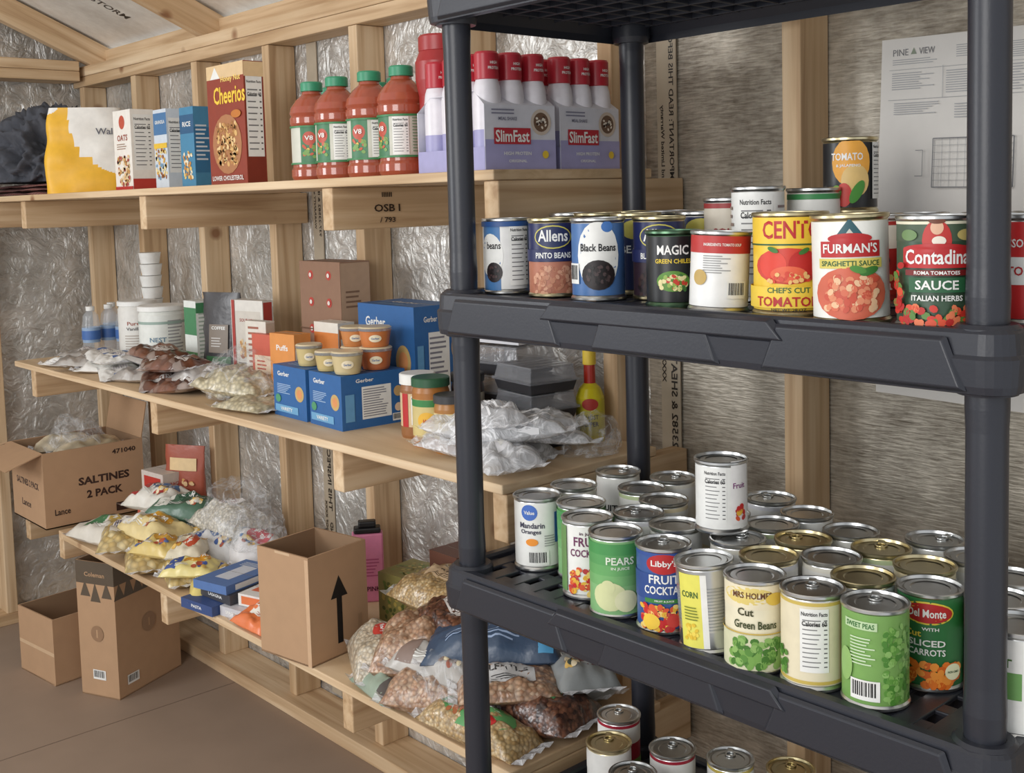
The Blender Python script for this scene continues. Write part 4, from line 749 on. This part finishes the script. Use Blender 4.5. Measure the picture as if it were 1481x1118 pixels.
P=[("split_pea_bag",-1.97,1.52,0,(.25,.18,.10),.3,SPLIT,lab((220,215,200),"SPLIT PEAS",(60,50,40),.12,.04)),
("split_pea_bag",-1.92,1.53,.11,(.27,.17,.08),.1,SPLIT,lab((214,186,150),"DRY SPLIT PEAS",(60,50,40),.15,.05)),
("split_pea_bag",-1.86,1.50,.02,(.24,.17,.10),.0,SPLIT,[]),
("bean_bag",-1.975,1.37,0,(.19,.14,.10),-.5,NAVY,[('e',.0,0,.05,.04,(190,60,50)),('t',"Navy",.0,0,.035,.012,WH)]),
("bean_bag",-1.87,1.39,.01,(.19,.15,.13),.7,BEIGE,[('e',.04,.02,.04,.03,(190,170,150))]),
("bean_bag",-1.83,1.47,.07,(.22,.15,.10),-.2,DARKB,lab((220,215,210),"BEANS",(60,30,30))),
("bean_bag",-1.74,1.55,.06,(.2,.16,.12),.4,DARKB,lab((150,50,50),"RED",WH,.05,.03)),
("lentil_bag",-1.885,1.31,0,(.17,.09,.045),-.2,printbag((150,165,148),"bagprint_h"),[('e',0,0,.05,.035,(190,60,66)),('t',"LENTIL",0,0,.04,.008,WH),('r',-.05,0,.02,.08,(84,110,90)),('r',.06,0,.03,.08,(90,84,80))]),
("bean_bag",-1.75,1.35,0,(.22,.13,.08),.6,BEIGE,lab((205,205,208),"CRAN",(60,60,60))),
("bean_bag",-1.77,1.37,.05,(.2,.12,.07),.3,printbag((186,182,176),"bagprint_q"),prn(12,(140,120,110),(120,130,140),"BARLEY")),
("chip_bag",-1.70,1.45,.08,(.28,.13,.08),.75,printbag((62,80,104),"bagprint_i"),[('t',"QUINOA",0,.0,.12,.02,(210,215,220)),('lines',0,-.035,.18,.02,3,(150,170,200)),('lines',0,.035,.18,.02,3,(130,150,180)),('r',.11,0,.03,.12,(86,160,205))]),
("bean_bag",-1.62,1.55,0,(.22,.16,.09),-.1,printbag((160,162,160),"bagprint_j"),prn(13,(60,80,130),(70,90,130),"BEANS")),
("bean_bag",-1.55,1.44,0,(.20,.15,.08),.2,DARKB,lab((80,140,90),"Peas",WH,.1,.06)),
("dried_pea_bag",-1.60,1.32,0,(.24,.10,.06),.15,SPLIT,[('e',0,0,.17,.085,(92,156,94)),('t',"Casserole",0,.012,.09,.012,WH),('e',.04,-.02,.035,.018,RED),('blob',-.04,-.02,.05,.02,[(220,200,150),(170,100,60)],14,.012)]),
("rice_bag",-1.54,1.53,.06,(.18,.12,.06),-.5,printbag((150,154,154),"bagprint_m"),prn(14,(70,80,70),(110,70,70),"RICE",.18,.12)),
("lentil_bag",-1.60,1.40,.06,(.2,.12,.05),.9,BEIGE,lab((205,205,205),"LENTILS",(60,60,60),.1,.06)),
]
for i,(n,x,y,z,sz,rz,m,lb) in enumerate(P):
    pillow(n,(x,y,ZB+z),sz,(rr.uniform(-.05,.05),rr.uniform(-.08,.08),rz),m,i+71,.010,items=lb)
film("plastic_wrap",(-1.70,1.35,ZB+.01),(.22,.12,.11),41)
# ------------------------------------------------------------------ floor boxes
TG=(92,80,66)
openbox("camping_stove_box",-3.46,1.435,0,.15,.28,.425,.42,(None,None,None,None),
 front=[('r',0,.39,.15,.07,TG),('tri',-.04,.34,.04,.05,TG),('tri',.0,.33,.04,.06,TG),('tri',.045,.34,.04,.05,TG),('t',"Coleman",0,.385,.08,.014,CARD),('bc',.0,.07,.05,.03),('e',0,.2,.05,.05,(150,118,90)),('t',"1",0,.2,.015,.025,CARD)],
 right=[('r',0,.39,.28,.07,TG)]+[('tri',-.12+.04*k,.335+.01*(k%2),.045,.05+.02*(k%2),TG) for k in range(7)]+[('t',"Coleman",0,.385,.12,.018,CARD),('e',.0,.2,.06,.06,(150,118,90)),('t',"1",0,.2,.015,.025,CARD),('bc',-.08,.05,.05,.03)])
openbox("cardboard_box",-3.71,1.35,0,.23,.26,.215,.12,(None,None,None,None),front=[('r',0,.1,.23,.012,TAPE)],right=[('t',"F",.09,.10,.025,.04,BLK)])
# ------------------------------------------------------------------ lights
W=bpy.data.worlds.new("daylight");scene.world=W;W.use_nodes=True
bg=W.node_tree.nodes['Background'];bg.inputs[0].default_value=(.95,.97,1,1);bg.inputs[1].default_value=.80
def area(n,loc,target,size,e,c=(1,1,1)):
    l=bpy.data.lights.new(n,'AREA');l.shape='RECTANGLE';l.size=size[0];l.size_y=size[1];l.energy=e;l.color=c
    o=bpy.data.objects.new(n,l);scene.collection.objects.link(o);o.location=loc
    o.rotation_euler=(Vector(target)-Vector(loc)).to_track_quat('-Z','Y').to_euler()
area("doorway_daylight",(-.6,-1.6,1.9),(-2.0,1.5,1.0),(1.4,1.6),40,(1,.985,.96))
area("left_fill_lamp",(-3.4,-1.5,1.8),(-2.6,1.5,1.0),(1.0,1.0),30,(.98,.99,1))  # added fill lamp to brighten the left side, not an actual window
